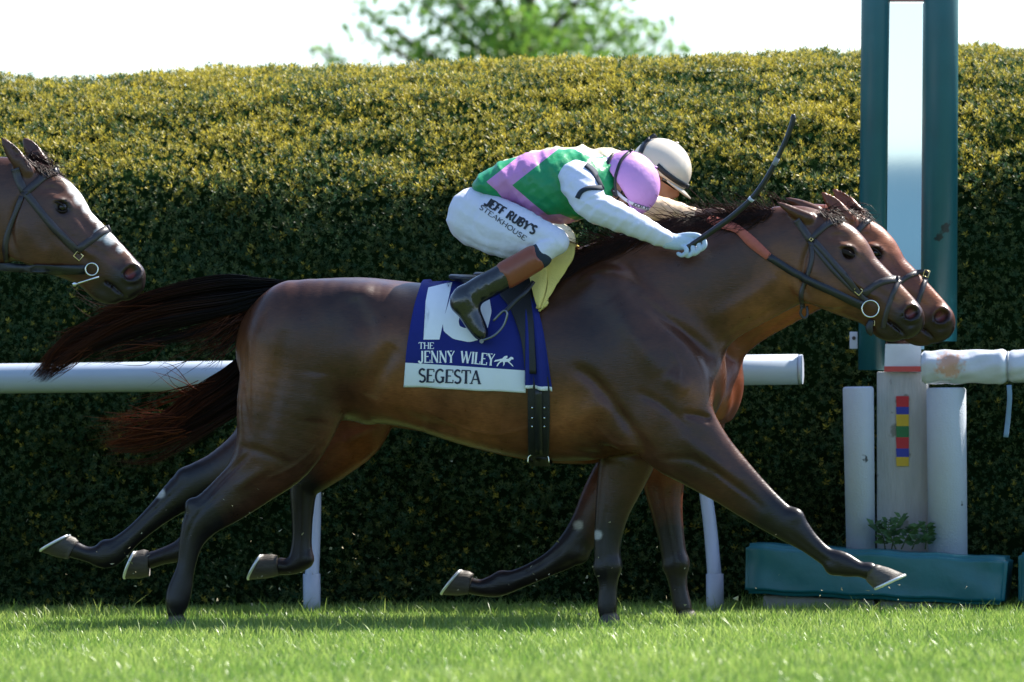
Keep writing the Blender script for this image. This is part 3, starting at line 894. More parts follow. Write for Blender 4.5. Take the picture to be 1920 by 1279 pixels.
def horse(label, Y0, tf, legs, ears, voxel, cmat, eye_open, torso_scale=1.0, white=(), tanscale=1.0, low=None):
    """tf maps nearest-horse pixels to this horse's pixels. legs: list of (stations, side offset, black-from index, hoof spec)"""
    sc = tf(100, 0)[0] - tf(0, 0)[0]; sc /= 100.0
    def st(rows, dY=0.0, rs=1.0):
        return [S(*tf(a, b), Y0 + dY, r * sc * rs, w * sc) for a, b, r, w in rows]
    tor = st(TORSO, rs=torso_scale); nk = st(NECK); hd = st(HEAD)
    legw = []
    for rows, side, i0, hf in legs:
        legw.append([S(a, b, Y0 + side * sd_, r, w) for (a, b, r, w, sd_) in rows])
    allp = np.array([q[:3] + [max(q[3], q[4])] for q in tor + nk + hd + [x for l in legw for x in l]])
    lo = (allp[:, :3] - allp[:, 3:]).min(0) - 0.03; hi = (allp[:, :3] + allp[:, 3:]).max(0) + 0.05
    lo[2] = max(lo[2], -0.02); hi[2] += 0.06
    F = Field(lo, hi, voxel)
    F.chain(tor, 0.02)
    F.chain(nk, 0.06)
    F.chain(st([(930, 560, 22, .07), (1010, 536, 30, .07), (1085, 512, 40, .06), (1160, 492, 45, .055), (1260, 446, 30, .05)]), 0.08)      # withers and crest
    F.chain(hd, 0.035)
    # croup and hip muscle, both sides
    for s_ in (-1, 1):
        F.chain(st([(560, 610, 85, .14), (640, 590, 62, .13), (720, 585, 45, .10)], s_ * 0.13), 0.06)
        # shoulder blade, point of shoulder, triceps
        F.chain(st([(1140, 560, 55, .07), (1190, 640, 75, .085), (1262, 735, 66, .085)], s_ * 0.135), 0.06)
        F.chain(st([(1130, 740, 70, .07), (1190, 790, 62, .075)], s_ * 0.165), 0.05)
        F.chain(st([(1290, 735, 36, .065)], s_ * 0.12), 0.03)
        # cheek
        F.chain(st([(1533, 522, 50, .028), (1560, 535, 42, .026)], s_ * 0.066), 0.025)
    for l in legw:
        F.chain(l, 0.045, n=5)
    # tendon groove along each cannon, veins
    for l in legw:
        d_ = np.array(l); c_ = d_[-6:-2]
        tg = np.gradient(c_[:, [0, 2]], axis=0); tg /= np.linalg.norm(tg, axis=1)[:, None]
        nr = np.stack([tg[:, 1], -tg[:, 0]], 1); nr *= np.sign((nr @ np.array([-1.0, 0.6])).sum())
        F.groove([(q[0] + n_[0] * q[3] * .30, q[2] + n_[1] * q[3] * .30) for q, n_ in zip(c_, nr)], 0.0045, 0.008, min(c_[:, 1].min() - .06, 9), c_[:, 1].max() + .06)
    for (a_, b_, r_, w_, dy_) in (low or []):
        F.chain([S(a_, b_, Y0 + dy_, r_, w_)], 0.03)
    # chin, lips
    F.chain(st([(1632, 600, 15, .030), (1654, 617, 18, .034), (1669, 626, 15, .034), (1682, 632, 8, .028)]), 0.012)
    F.chain(st([(1700, 596, 28, .050), (1713, 598, 19, .046), (1714, 612, 13, .042), (1702, 622, 11, .038)]), 0.014)
    g2 = lambda pts: [(lambda q: (q[0], q[2]))(P(*tf(a, b), Y0 - 0.2)) for a, b in pts]
    gh = lambda pts: [(lambda q: (q[0], q[2]))(P(*tf(a, b), Y0 - 0.07)) for a, b in pts]
    # muscle relief: broad hollows (+) and swellings (-)
    for pts, d_, sg in (
        ([(1085, 690), (1120, 718), (1160, 770), (1215, 845)], 0.012, 0.030), ([(1160, 760), (1110, 770), (1070, 800)], -0.006, 0.050),
        ([(1180, 545), (1240, 595), (1300, 640), (1330, 672)], 0.011, 0.030), ([(1255, 700), (1290, 735)], -0.008, 0.045),
        ([(1285, 775), (1318, 782), (1330, 790)], 0.010, 0.016), ([(1240, 860), (1300, 862), (1370, 905), (1430, 955)], 0.005, 0.016),
        ([(1280, 820), (1340, 865), (1390, 905)], -0.006, 0.030), ([(1200, 735), (1245, 760), (1290, 800)], 0.005, 0.022),
        ([(1345, 640), (1400, 603), (1465, 565)], 0.010, 0.020), ([(1330, 600), (1400, 560), (1450, 520)], -0.007, 0.045),
        ([(1150, 560), (1200, 640), (1240, 700)], -0.008, 0.055),
        ([(695, 745), (712, 705), (745, 650)], 0.015, 0.045), ([(735, 768), (800, 792), (880, 805)], 0.007, 0.030), ([(690, 790), (640, 815)], -0.008, 0.035),
        ([(457, 640), (462, 740), (470, 820)], 0.005, 0.024), ([(540, 620), (525, 720), (500, 820)], 0.007, 0.040), ([(600, 700), (590, 790)], -0.010, 0.070),
        ([(665, 560), (695, 620), (700, 690)], 0.009, 0.045), ([(640, 545), (700, 545)], -0.008, 0.045), ([(447, 838), (490, 846), (545, 870)], 0.004, 0.020),
        ([(500, 880), (440, 915)], -0.005, 0.030), ([(470, 850), (420, 895), (375, 945)], 0.005, 0.012), ([(1040, 838), (1130, 852), (1215, 850)], 0.006, 0.020),
        ([(900, 600), (1000, 640)], -0.006, 0.120)):
        F.groove(g2(pts), d_ * 1.6, sg * 0.9)
    for pts in ([(1000, 800), (930, 815), (860, 800), (800, 770)], [(1120, 800), (1150, 830), (1200, 838)], [(1300, 840), (1350, 900), (1420, 950)], [(1250, 640), (1275, 690), (1270, 730)], [(600, 830), (560, 870), (500, 900)]):
        F.groove(g2(pts), -0.0042, 0.007)
    for pts in ([(1620, 505), (1610, 525), (1625, 545), (1640, 556)], [(1600, 490), (1605, 512), (1618, 528)], [(1650, 545), (1665, 560), (1672, 578)]):
        F.groove(gh(pts), -0.0028, 0.006)
    for k in range(6):       # faint ribs
        F.groove(g2([(800 + k * 38, 740), (790 + k * 38, 790), (775 + k * 38, 825)]), 0.0022, 0.014)
    # head: jowl edge, facial crest, eye hollow, brow, nostril rim, mouth
    for pts, d_, sg in (
        ([(1528, 440), (1510, 485), (1506, 530), (1518, 562)], 0.010, 0.012), ([(1530, 500), (1545, 540), (1570, 560)], -0.006, 0.035),
        ([(1568, 500), (1605, 532), (1640, 558)], -0.007, 0.010), ([(1582, 520), (1612, 548), (1645, 572)], 0.005, 0.014),
        ([(1556, 445), (1572, 442), (1588, 448)], 0.008, 0.014), ([(1574, 460), (1592, 462), (1608, 474)], -0.010, 0.009),
        ([(1610, 480), (1625, 500), (1650, 530)], 0.004, 0.014), ([(1640, 540), (1668, 560), (1690, 576)], 0.004, 0.012),
        ([(1666, 602), (1680, 613), (1697, 630)], 0.012, 0.005), ([(1690, 604), (1708, 610), (1722, 604)], 0.004, 0.008),
        ([(1694, 580), (1702, 571), (1716, 573), (1724, 584), (1720, 597), (1706, 602), (1695, 594), (1693, 581)], -0.007, 0.007)):
        F.groove(gh(pts), d_ * 1.45, sg)
    for s_ in (-1, 1):
        F.chain(st([(1664, 601, 2.0, .022), (1680, 613, 2.8, .022), (1694, 626, 3.6, .022), (1702, 635, 4.0, .022)], s_ * 0.046 * sc), 0.006, sub=True)
        F.chain(st([(1704, 590, 9, .022), (1712, 584, 9.5, .022)], s_ * 0.047 * sc), 0.006, sub=True)
        e = S(*tf(1592, 474), Y0 + s_ * 0.083 * sc, 11 * sc, 0.016)
        F.chain([e], 0.010, sub=True)
    for (b0, b1, t0, dy) in ears:
        bx, tx = P(*b0, Y0 + dy), P(*t0, Y0 + dy * 1.25); md = P(*b1, Y0 + dy * 1.15)
        F.chain([list(bx) + [0.030 * sc, 0.026], list(md) + [(0.032 if eye_open else 0.023) * sc, 0.020], list(md * .4 + tx * .6) + [(0.021 if eye_open else 0.015) * sc, 0.014], list(tx) + [0.005, 0.006]], 0.012, n=5)
        if eye_open: F.chain([list(md * .9 + tx * .1 + np.array([.012, -.012, .006])) + [.014, .010], list(md * .3 + tx * .7 + np.array([.006, -.010, .003])) + [.007, .006]], 0.006, sub=True)
    v, q = F.mesh(4)
    # markings of the coat
    X, Yp = proj(v); n = len(v)
    def blob(c, rad, hard=0.5):
        a, b = tf(*c); d = np.hypot(X - a, Yp - b) / (rad * sc)
        return np.clip((1 - d) / hard, 0, 1)
    dark = np.zeros(n); tan = np.zeros(n); wh = np.zeros(n); pk = np.zeros(n)
    nz_ = 0.25 * sines(v[:, 0], v[:, 2] + v[:, 1], 41, 7.0, 3)
    for (rows, side, i0, hf), l in zip(legs, legw):
        d_ = catmull(np.array(l), 5)
        for i, row in enumerate(d_):
            w = np.clip((i / 5.0 - i0 + 0.6) / 2.2, 0, 1) * 0.97
            if w <= 0: continue
            dd = np.sqrt(((v - row[:3]) ** 2).sum(1)) / max(row[3], row[4], 0.02)
            dark = np.maximum(dark, w * np.clip((2.2 - dd) / 0.8, 0, 1))
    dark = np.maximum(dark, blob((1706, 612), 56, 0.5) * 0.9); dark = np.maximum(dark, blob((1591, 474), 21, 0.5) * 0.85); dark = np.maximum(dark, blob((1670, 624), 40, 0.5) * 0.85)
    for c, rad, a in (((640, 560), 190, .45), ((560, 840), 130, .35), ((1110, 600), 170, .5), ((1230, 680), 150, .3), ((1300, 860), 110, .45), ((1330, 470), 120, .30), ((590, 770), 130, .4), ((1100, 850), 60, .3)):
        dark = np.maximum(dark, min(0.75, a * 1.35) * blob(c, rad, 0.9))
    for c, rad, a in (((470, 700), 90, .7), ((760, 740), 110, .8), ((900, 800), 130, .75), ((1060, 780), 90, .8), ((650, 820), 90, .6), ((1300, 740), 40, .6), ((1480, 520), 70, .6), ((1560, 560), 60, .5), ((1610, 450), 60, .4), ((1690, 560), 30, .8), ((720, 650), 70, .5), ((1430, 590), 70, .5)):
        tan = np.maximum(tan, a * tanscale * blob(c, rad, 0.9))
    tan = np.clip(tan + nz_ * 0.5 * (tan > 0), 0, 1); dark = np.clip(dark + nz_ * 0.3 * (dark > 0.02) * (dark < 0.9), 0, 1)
    for c, rad, a in white:
        wh = np.maximum(wh, np.clip(a * blob(c, rad, 0.4) + 0.6 * nz_ * (blob(c, rad, 0.4) > 0), 0, 1))
    # inside of the nostril
    a, b = tf(1707, 588); dd = np.hypot(X - a, Yp - b) / (11 * sc)
    pk = np.clip((0.95 - dd) / 0.5, 0, 1) * 0.85 * (np.abs(v[:, 1] - Y0) < 0.040 * sc)
    base = P(*tf(850, 1000), Y0); 
    root = thing('racehorse', label, 'horse', (base[0], Y0, 0), 'galloping racehorses')
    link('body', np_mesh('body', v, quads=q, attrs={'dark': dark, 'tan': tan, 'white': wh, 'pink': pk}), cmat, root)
    bv = bvh_of(v, q)
    # eyes with lids
    for s_ in (-1, 1):
        c = P(*tf(1591, 474), Y0 + s_ * 0.068 * sc)
        bm = bmesh.new(); bmesh.ops.create_uvsphere(bm, u_segments=20, v_segments=12, radius=(0.0185 if eye_open else 0.0135) * sc)
        bmesh.ops.translate(bm, vec=tuple(c), verts=bm.verts)
        me = bpy.data.meshes.new('eye'); bm.to_mesh(me); bm.free(); me.polygons.foreach_set('use_smooth', [True] * len(me.polygons))
        link('eye', me, m_eye, root)
        for (dz, op) in ((1, 1.0 if eye_open else 0.30), (-1, 0.8 if eye_open else 0.10)):
            pts = []
            for t in np.linspace(-1, 1, 9):
                a = P(*tf(1591 + 13 * t, 475 + 6 * t - dz * op * 8 * (1 - t * t)), Y0)
                pts.append((a[0], c[1] + s_ * (0.0185 - 0.012 * t * t) * sc, a[2]))
            link('eyelid', tube_mesh('eyelid', np.array(pts), (0.0040 if eye_open else 0.0075) * sc, 8), m_lid, root)
    for rows, side, i0, hf in legs:
        if hf: hoof(root, *hf[:4], Y0 + side * rows[-1][4], ground=(len(hf) > 4))
    return root, bv, st

m_lid = mat('eyelid_skin', (0.018, 0.011, 0.009), 0.65, spec=0.2)

def tail(parent, path, Y, count, seed, fan=None, red=0.25):
    r = np.random.default_rng(seed); rows = []; tint = []
    n = 14
    pth = catmull(np.array(path, float), 8)      # px, py, half width px
    tt = np.linspace(0, 1, len(pth))
    nl = 34
    lock_u = np.clip(r.normal(0, 0.5, nl), -1.1, 1.1); lock_v = r.normal(0, 0.5, nl); lock_f = r.uniform(3, 9, nl); lock_p = r.uniform(0, 6, nl); lock_e = r.uniform(0.6, 1.02, nl); lock_b = r.normal(0, 0.4, nl)
    for i in range(count):
        k_ = r.integers(nl)
        u = lock_u[k_] + r.normal(0, 0.10); vlat = lock_v[k_] + r.normal(0, 0.15)
        t0 = r.uniform(0, 0.22) ; t1 = min(1.03, lock_e[k_] + r.normal(0, 0.07))
        ts = np.linspace(t0, t1, n)
        X = np.interp(ts, tt, pth[:, 0]); Z = np.interp(ts, tt, pth[:, 1]); W = np.interp(ts, tt, pth[:, 2])
        dx = np.gradient(X); dz = np.gradient(Z); l = np.hypot(dx, dz) + 1e-6
        wob = u * (1 - 0.25 * ts) + 0.24 * np.sin(ts * lock_f[k_] + lock_p[k_]) * (ts - t0) + (lock_b[k_] + r.normal(0, 0.12)) * (ts - t0) ** 2
        px = X + dz / l * W * wob * -1; py = Z + dx / l * W * wob
        px = px - 8 * (ts - t0) ** 2 * r.normal(0, 1)
        pts = np.array([P(a, b, Y + 0.045 * vlat * min(1, w / 30)) for a, b, w in zip(px, py, W)])
        rows.append(pts)
        tint.append(np.clip(red * np.clip((ts - 0.25) * 1.6, 0, 1) * r.uniform(0, 1.4) * (1.0 if -wob.mean() < 0.1 else 0.35), 0, 1))
    for (x0, y0, x1, y1, cnt, sp) in fan or []:
        for i in range(cnt):
            a = np.array([x0 + r.normal(0, sp * .5), y0 + r.normal(0, 6)]); b = np.array([x1 + r.normal(0, sp), y1 + r.normal(0, sp * .7)])
            mid = (a + b) / 2 + np.array([r.normal(0, 8), r.normal(0, 8)])
            c = catmull(np.array([a, mid, b]), 7)[:n]
            while len(c) < n: c = np.vstack([c, c[-1:] + (c[-1] - c[-2])])
            lat = r.normal(0, 0.03)
            rows.append(np.array([P(p[0], p[1], Y + lat) for p in c])); tint.append(np.full(n, red * r.uniform(0, 1.2)))
    return strands('tail', rows, r.uniform(0.0016, 0.0034, len(rows)), m_hair, parent, attr=tint)

def mane(parent, bv, tf, Y0, count, seed, crest, flow, fly=0.15):
    """crest: pixel path of roots; flow: (dx, dy) in pixels of a strand's run"""
    r = np.random.default_rng(seed); rows = []; tint = []
    cr = catmull(np.array(crest, float), 8); n = 9
    for i in range(count):
        t = r.uniform(0, 1); k = t * (len(cr) - 1); a = cr[int(k)] * (1 - k % 1) + cr[min(int(k) + 1, len(cr) - 1)] * (k % 1)
        a = a + r.normal(0, 3, 2)
        flying = r.uniform() < fly
        L = r.uniform(0.5, 1.15)
        fl = np.array(flow(t), float)
        if flying: fl = np.array([fl[0] * 0.9, -abs(r.normal(16, 16))])
        d = fl * L + r.normal(0, 11, 2)
        ts = np.linspace(0, 1, n)
        bend = r.normal(0, 7)
        pts = []
        for q in ts:
            p = a + d * q + np.array([0, 1]) * bend * math.sin(q * 3.0)
            p = tf(*p)
            lift = 0.006 + 0.016 * q * r.uniform(0.4, 1)
            h_ = None if flying and q > 0.3 else hit(bv, p[0], p[1], lift)
            if h_ is None or h_[1] > Y0 + 0.06 or h_[1] < Y0 - 0.22:
                h_ = P(p[0], p[1], Y0 + (0 if not pts else pts[-1][1] - Y0))
            pts.append(h_)
        pts = np.array(pts); pts[:, 1] = np.convolve(np.pad(pts[:, 1], 1, 'edge'), [.25, .5, .25], 'valid')
        rows.append(pts); tint.append(np.full(n, r.uniform(0, 0.16) + (0.12 if flying else 0)))
    return strands('mane', rows, r.uniform(0.0015, 0.0029, len(rows)), m_hair, parent, attr=tint)

# ---- nearest horse
ident = lambda a, b: (a, b)
leg_n = [
    # right hind, planted, camera side  (px, py, in-plane radius px, side radius m, side offset factor)
    ([(565, 660, 108, .15, .13), (545, 752, 102, .13, .14), (522, 832, 80, .105, .14), (478, 893, 55, .075, .13), (430, 935, 45, .058, .13), (382, 972, 36, .046, .13), (360, 1012, 24, .034, .13), (349, 1062, 18, .028, .13), (335, 1115, 24, .034, .13), (329, 1148, 16, .030, .13)], -1, 3.6, ((352, 1180), (306, 1180), (346, 1150), (314, 1154), 1)),
    # left hind, thrown back
    ([(570, 680, 100, .12, .10), (545, 770, 92, .11, .12), (495, 842, 66, .09, .13), (420, 884, 43, .065, .13), (355, 915, 37, .048, .13), (300, 960, 24, .034, .13), (250, 1004, 19, .028, .13), (205, 1040, 25, .034, .13), (168, 1040, 15, .030, .13), (140, 1031, 16, .032, .13)], 1, 2.6, ((76, 1034), (134, 1003), (126, 1052), (150, 1010))),
    # right fore, reaching forward
    ([(1215, 700, 95, .08, .15), (1262, 800, 82, .085, .15), (1310, 851, 64, .075, .14), (1362, 895, 50, .060, .13), (1412, 937, 40, .048, .12), (1455, 970, 33, .042, .12), (1484, 989, 30, .040, .12), (1515, 1016, 21, .030, .12), (1547, 1042, 17.5, .028, .12), (1578, 1057, 23, .034, .12), (1611, 1067, 15, .030, .12), (1630, 1071, 17, .034, .12)], -1, 3.8, ((1697, 1077), (1636, 1105), (1646, 1056), (1616, 1084))),
    # left fore, planted
    ([(1190, 770, 70, .08, .13), (1178, 850, 55, .075, .13), (1165, 898, 45, .062, .13), (1149, 955, 33, .050, .13), (1140, 1010, 26, .042, .13), (1139, 1060, 24, .040, .13), (1140, 1100, 18, .030, .13), (1139, 1135, 19, .032, .13), (1139, 1152, 16, .030, .13)], 1, 2.6, ((1166, 1178), (1118, 1178), (1158, 1152), (1124, 1157), 1)),
]
coat_near = coat_material('dark_bay_coat', (0.074, 0.026, 0.012), (0.26, 0.096, 0.032), (0.006, 0.005, 0.006))
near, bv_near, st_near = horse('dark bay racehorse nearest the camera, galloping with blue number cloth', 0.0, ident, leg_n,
    [((1516, 410), (1490, 398), (1458, 380), -0.055), ((1532, 398), (1508, 386), (1474, 372), 0.055)], 0.0080, coat_near, False, white=[((300, 925), 11, .55), ((1120, 1003), 11, .6)],
    low=[(360, 947, 13, .026, -.13), (346, 892, 13, .026, .13), (330, 1128, 12, .02, -.13), (196, 1024, 11, .02, .13), (1492, 968, 14, .032, -.12), (1560, 1066, 11, .02, -.12), (1148, 1062, 17, .036, .13), (1126, 1066, 12, .024, .13)])
tail(near, [(540, 538, 10), (490, 552, 26), (430, 566, 42), (350, 580, 46), (270, 600, 44), (190, 632, 42), (125, 666, 34), (76, 712, 14)], 0.0, 1900, 3,
     fan=[(470, 590, 390, 660, 90, 26), (440, 590, 350, 640, 60, 22), (250, 590, 130, 560, 10, 25), (420, 640, 330, 690, 14, 30), (300, 575, 190, 600, 50, 22), (200, 615, 105, 640, 45, 16), (170, 650, 75, 700, 40, 14), (300, 640, 180, 665, 25, 16)], red=0.42)
mane(near, bv_near, ident, 0.0, 1000, 5, [(1085, 492), (1140, 466), (1200, 440), (1270, 418), (1340, 406), (1400, 402), (1450, 398)],
     lambda t: (-100 + 40 * t, 58 - 44 * t), fly=0.20)
mane(near, bv_near, ident, 0.0, 70, 6, [(1535, 397), (1550, 399), (1565, 404)], lambda t: (34, 8), fly=0.0)

# ---- second horse, on the rail side
tf_far = lambda a, b: (1632 + 1.045 * (a - 1581), 409 + 1.045 * (b - 411))
YF = 0.92
leg_f = [
    ([(640, 690, 100, .13, .10), (655, 780, 82, .11, .12), (620, 850, 52, .08, .13), (585, 893, 34, .055, .13), (570, 915, 27, .042, .13), (567, 965, 21, .034, .13), (566, 1010, 19, .030, .13), (562, 1048, 22, .033, .13), (543, 1062, 16, .030, .13), (526, 1062, 17, .032, .13)], -1, 2.6, ((466, 1087), (494, 1038), (524, 1083), (520, 1036))),
    ([(600, 690, 95, .12, .10), (540, 790, 85, .11, .12), (480, 870, 52, .08, .13), (430, 930, 38, .055, .13), (395, 965, 33, .046, .13), (370, 1000, 24, .034, .13), (342, 1030, 21, .033, .13), (305, 1043, 16, .030, .13), (283, 1050, 16, .032, .13)], 1, 2.6, ((234, 1085), (257, 1031), (280, 1085), (279, 1026))),
    ([(1255, 760, 75, .08, .14), (1245, 850, 52, .070, .14), (1244, 900, 40, .056, .13), (1249, 950, 31, .046, .13), (1258, 1005, 25, .040, .13), (1266, 1056, 23, .038, .13), (1272, 1100, 17, .030, .13), (1279, 1136, 18, .032, .13), (1281, 1145, 16, .030, .13)], -1, 2.6, ((1310, 1168), (1262, 1168), (1302, 1145), (1268, 1148), 1)),
    ([(1220, 770, 70, .08, .13), (1180, 860, 55, .070, .13), (1135, 930, 44, .058, .13), (1100, 990, 34, .046, .13), (1068, 1032, 30, .041, .13), (1030, 1058, 22, .030, .13), (980, 1082, 19, .030, .13), (934, 1097, 22, .033, .13), (904, 1102, 16, .030, .13), (886, 1099, 16, .032, .13)], 1, 2.4, ((828, 1115), (868, 1067), (877, 1118), (890, 1071))),
]
coat_far = coat_material('red_bay_coat', (0.14, 0.036, 0.012), (0.33, 0.105, 0.030), (0.007, 0.006, 0.007))
far, bv_far, st_far = horse('red-brown bay racehorse on the rail side, its head just in front', YF, tf_far, leg_f,
    [((1592, 412), (1568, 388), (1541, 361), -0.055), ((1612, 402), (1588, 380), (1562, 355), 0.055)], 0.0095, coat_far, True, torso_scale=0.93, white=[((1057, 962), 10, .5)],
    low=[(1276, 1056, 16, .034, -.13), (1256, 1062, 11, .024, -.13), (575, 1050, 13, .026, -.13), (1088, 1040, 16, .034, .13), (940, 1082, 11, .02, .13)])
tail(far, [(560, 600, 12), (500, 660, 30), (440, 720, 40), (390, 755, 40), (330, 795, 34), (270, 828, 26), (205, 838, 12)], YF, 1100, 8,
     fan=[(330, 780, 195, 800, 60, 26), (340, 810, 200, 835, 80, 22), (400, 720, 250, 770, 20, 20), (370, 735, 300, 690, 5, 14)], red=1.0)
mane(far, bv_far, tf_far, YF, 420, 15, [(1085, 492), (1200, 440), (1270, 418), (1340, 406), (1400, 400), (1470, 393)], lambda t: (-80 + 30 * t, 40 - 26 * t), fly=0.45)
mane(far, bv_far, tf_far, YF, 50, 16, [(1535, 396), (1550, 398), (1565, 404)], lambda t: (30, 10), fly=0.0)

# ---- third horse, entering from the left: only its head is inside the frame
tf_th = lambda a, b: (107 + 1.09 * (a - 1581), 320 + 1.09 * (b - 411))
YT = -0.45
def map_legs(legs, tf, dy):
    out = []
    for rows, side, i0, hf in legs:
        rr = []
        for (a, b, r, w, sd_) in rows:
            x, y = tf(a, b); k = min(1, max(0, (b - 700) / 350.0))
            rr.append((x, y + dy * k, r * 1.09, w * 1.09, sd_))
        h2 = None
        if hf:
            h2 = tuple((tf(*q)[0], tf(*q)[1] + dy) for q in hf[:4]) + tuple(hf[4:])
        out.append((rr, side, i0, h2))
    return out
leg_t = [leg_n[0], leg_n[1],
    ([(1215, 700, 95, .08, .15), (1235, 800, 75, .085, .15), (1250, 860, 55, .070, .14), (1262, 920, 38, .055, .13), (1268, 985, 30, .042, .13), (1230, 1030, 23, .034, .13), (1180, 1045, 19, .030, .13), (1140, 1052, 22, .033, .13), (1120, 1030, 16, .030, .13), (1112, 1012, 17, .032, .13)], -1, 2.8, ((1066, 985), (1112, 965), (1090, 1015), (1126, 1005))),
    leg_n[3]]
coat_third = coat_material('brown_bay_coat', (0.066, 0.026, 0.015), (0.13, 0.050, 0.024), (0.008, 0.007, 0.008))
third, bv_third, st_third = horse('bay racehorse with a white blaze entering at the left edge, only its head in frame', YT, tf_th, map_legs(leg_t, tf_th, 24),
    [((52, 322), (30, 295), (3, 258), -0.06), ((78, 305), (62, 284), (44, 259), 0.05)], 0.0095, coat_third, True,
    white=[((1612, 440), 16, .9), ((1622, 458), 15, 1.0), ((1634, 474), 13, 1.0), ((1646, 490), 11, 1.0), ((1658, 506), 10, .9), ((1655, 520), 12, .8), ((1672, 527), 14, .9), ((1690, 545), 8, .8)])
mane(third, bv_third, tf_th, YT, 200, 25, [(1300, 412), (1400, 400), (1470, 393)], lambda t: (-60, 30), fly=0.1)
mane(third, bv_third, tf_th, YT, 120, 26, [(1528, 392), (1545, 396), (1562, 403)], lambda t: (34, 14), fly=0.0)
tail(third, [tuple(tf_th(a, b)) + (w,) for a, b, w in [(540, 538, 10), (490, 552, 26), (430, 566, 42), (350, 580, 46), (270, 600, 42), (190, 635, 36), (80, 718, 8)]], YT, 300, 33)

# ================================================================== tack
m_leather = mat('dark_leather', (0.030, 0.024, 0.026), 0.38, 0.25, 40, bump=0.15, bscale=300)
m_leather_b = mat('black_leather', (0.010, 0.011, 0.014), 0.35, 0.25, 40, bump=0.15, bscale=300)
m_rubber_red = mat('red_rubber_grip', (0.42, 0.10, 0.065), 0.65, 0.15, 60, bump=0.4, bscale=350)
m_steel = mat('polished_steel', (0.70, 0.70, 0.68), 0.22, 0.05, metal=1.0)
m_brass = mat('brass_buckle', (0.70, 0.55, 0.25), 0.28, 0.05, metal=1.0)

def ring(name, cx, cy, r, Y, tube, m, parent, tilt=0.25):
    c = P(cx, cy, Y); s_ = r * pxm(Y)
    pts = [c + np.array([s_ * math.cos(t), tilt * s_ * math.cos(t), s_ * math.sin(t)]) for t in np.linspace(0, 2 * math.pi, 33)]
    return link(name, tube_mesh(name, np.array(pts), tube, 8, cap=False), m, parent)
def buckle(cx, cy, w, h, ang, bvh, m, parent, Yf):
    hp = hit(bvh, cx, cy, 0.010)
    Y = hp[1] if hp is not None else Yf
    ca, sa = math.cos(ang), math.sin(ang)
    q = [(-w, -h), (w, -h), (w, h), (-w, h), (-w, -h), (w * .2, -h)]
    pts = [P(cx + a * ca - b * sa, cy + a * sa + b * ca, Y) for a, b in q]
    link('buckle', tube_mesh('buckle', np.array(pts), 0.0028, 6), m, parent)
def bridle(label, bvh, Y0, straps, bit, reins, buckles, extra=None):
    hp = hit(bvh, *straps[0][1][0][:2])
    root = thing('bridle', label, 'bridle', tuple(hp if hp is not None else P(*straps[0][1][0][:2], Y0)), 'racing bridles')
    for nm, path, w in straps:
        ribbon(nm, path, w, bvh, 0.004, m_leather, root, thick=0.005, mirrorY=Y0, fallY=Y0 - 0.03)
    bx, by, br = bit
    hp = hit(bvh, bx, by, 0.012)
    Yb = hp[1] if hp is not None else Y0 - 0.06
    for s_ in (0, 1):
        ring('bit_ring', bx, by, br, Yb if s_ == 0 else 2 * Y0 - Yb, 0.0036, m_steel, root, 0.25 if s_ == 0 else -0.25)
    mp = P(bx + 4, by + 2, Yb + 0.03)
    link('bit_mouthpiece', tube_mesh('bit_mouthpiece', np.array([mp, (mp[0], 2 * Y0 - mp[1], mp[2])]), 0.006, 8), m_steel, root)
    for nm, path, w, m in reins:
        ribbon(nm, path, w, bvh, 0.010, m, root, thick=0.006, fallY=Y0 - 0.06, mirrorY=Y0)
    for bk in buckles: buckle(*bk, bvh, m_brass, root, Y0 - 0.07)
    return root
br = bridle('dark leather bridle with red rubber rein grips on the nearest horse', bv_near, 0.0,
    [('browband', [(1522, 448), (1536, 434), (1552, 421), (1568, 414), (1581, 411)], 11), ('crown_strap', [(1493, 412), (1506, 430), (1519, 450)], 14),
     ('cheekpiece', [(1525, 450), (1566, 497), (1609, 548), (1625, 565)], 12), ('noseband_strap', [(1517, 452), (1560, 505), (1602, 546), (1619, 552)], 8),
     ('throatlatch', [(1519, 454), (1523, 481), (1514, 518), (1503, 548), (1504, 578)], 8),
     ('noseband', [(1617, 553), (1644, 533), (1668, 525), (1687, 524)], 13), ('flash_strap', [(1686, 525), (1671, 559), (1660, 594), (1656, 616)], 9)],
    (1632, 579, 15.5), [('rein', [(1441, 481), (1500, 517), (1560, 546), (1618, 573)], 14, m_leather_b),
                      ('rein_grip', [(1327, 414, 13), (1360, 423, 17), (1384, 432, 15), (1410, 455, 20), (1442, 482, 15)], 16, m_rubber_red)],
    [(1609, 545, 7, 6, 0.7), (1521, 449, 2.5, 2.5, 0.7), (1634, 606, 6, 4, 0.0)])
pts = [P(1504, 576, -0.05), P(1501, 588, -0.045), P(1508, 597, -0.04), P(1514, 590, -0.035), P(1513, 574, -0.03)]
link('throat_loop', tube_mesh('throat_loop', catmull(np.array(pts), 5), 0.006, 8, flat=0.5), m_leather, br)
pts = [P(1634, 600, -0.05), P(1630, 615, -0.05), P(1634, 630, -0.048)]
link('strap_end', tube_mesh('strap_end', catmull(np.array(pts), 4), [0.012, 0.014, 0.016, 0.018, 0.018, 0.017, 0.015, 0.010, 0.004], 8, flat=0.5), m_leather_b, br)
tfp = lambda L: [tf_far(a, b) for a, b in L]
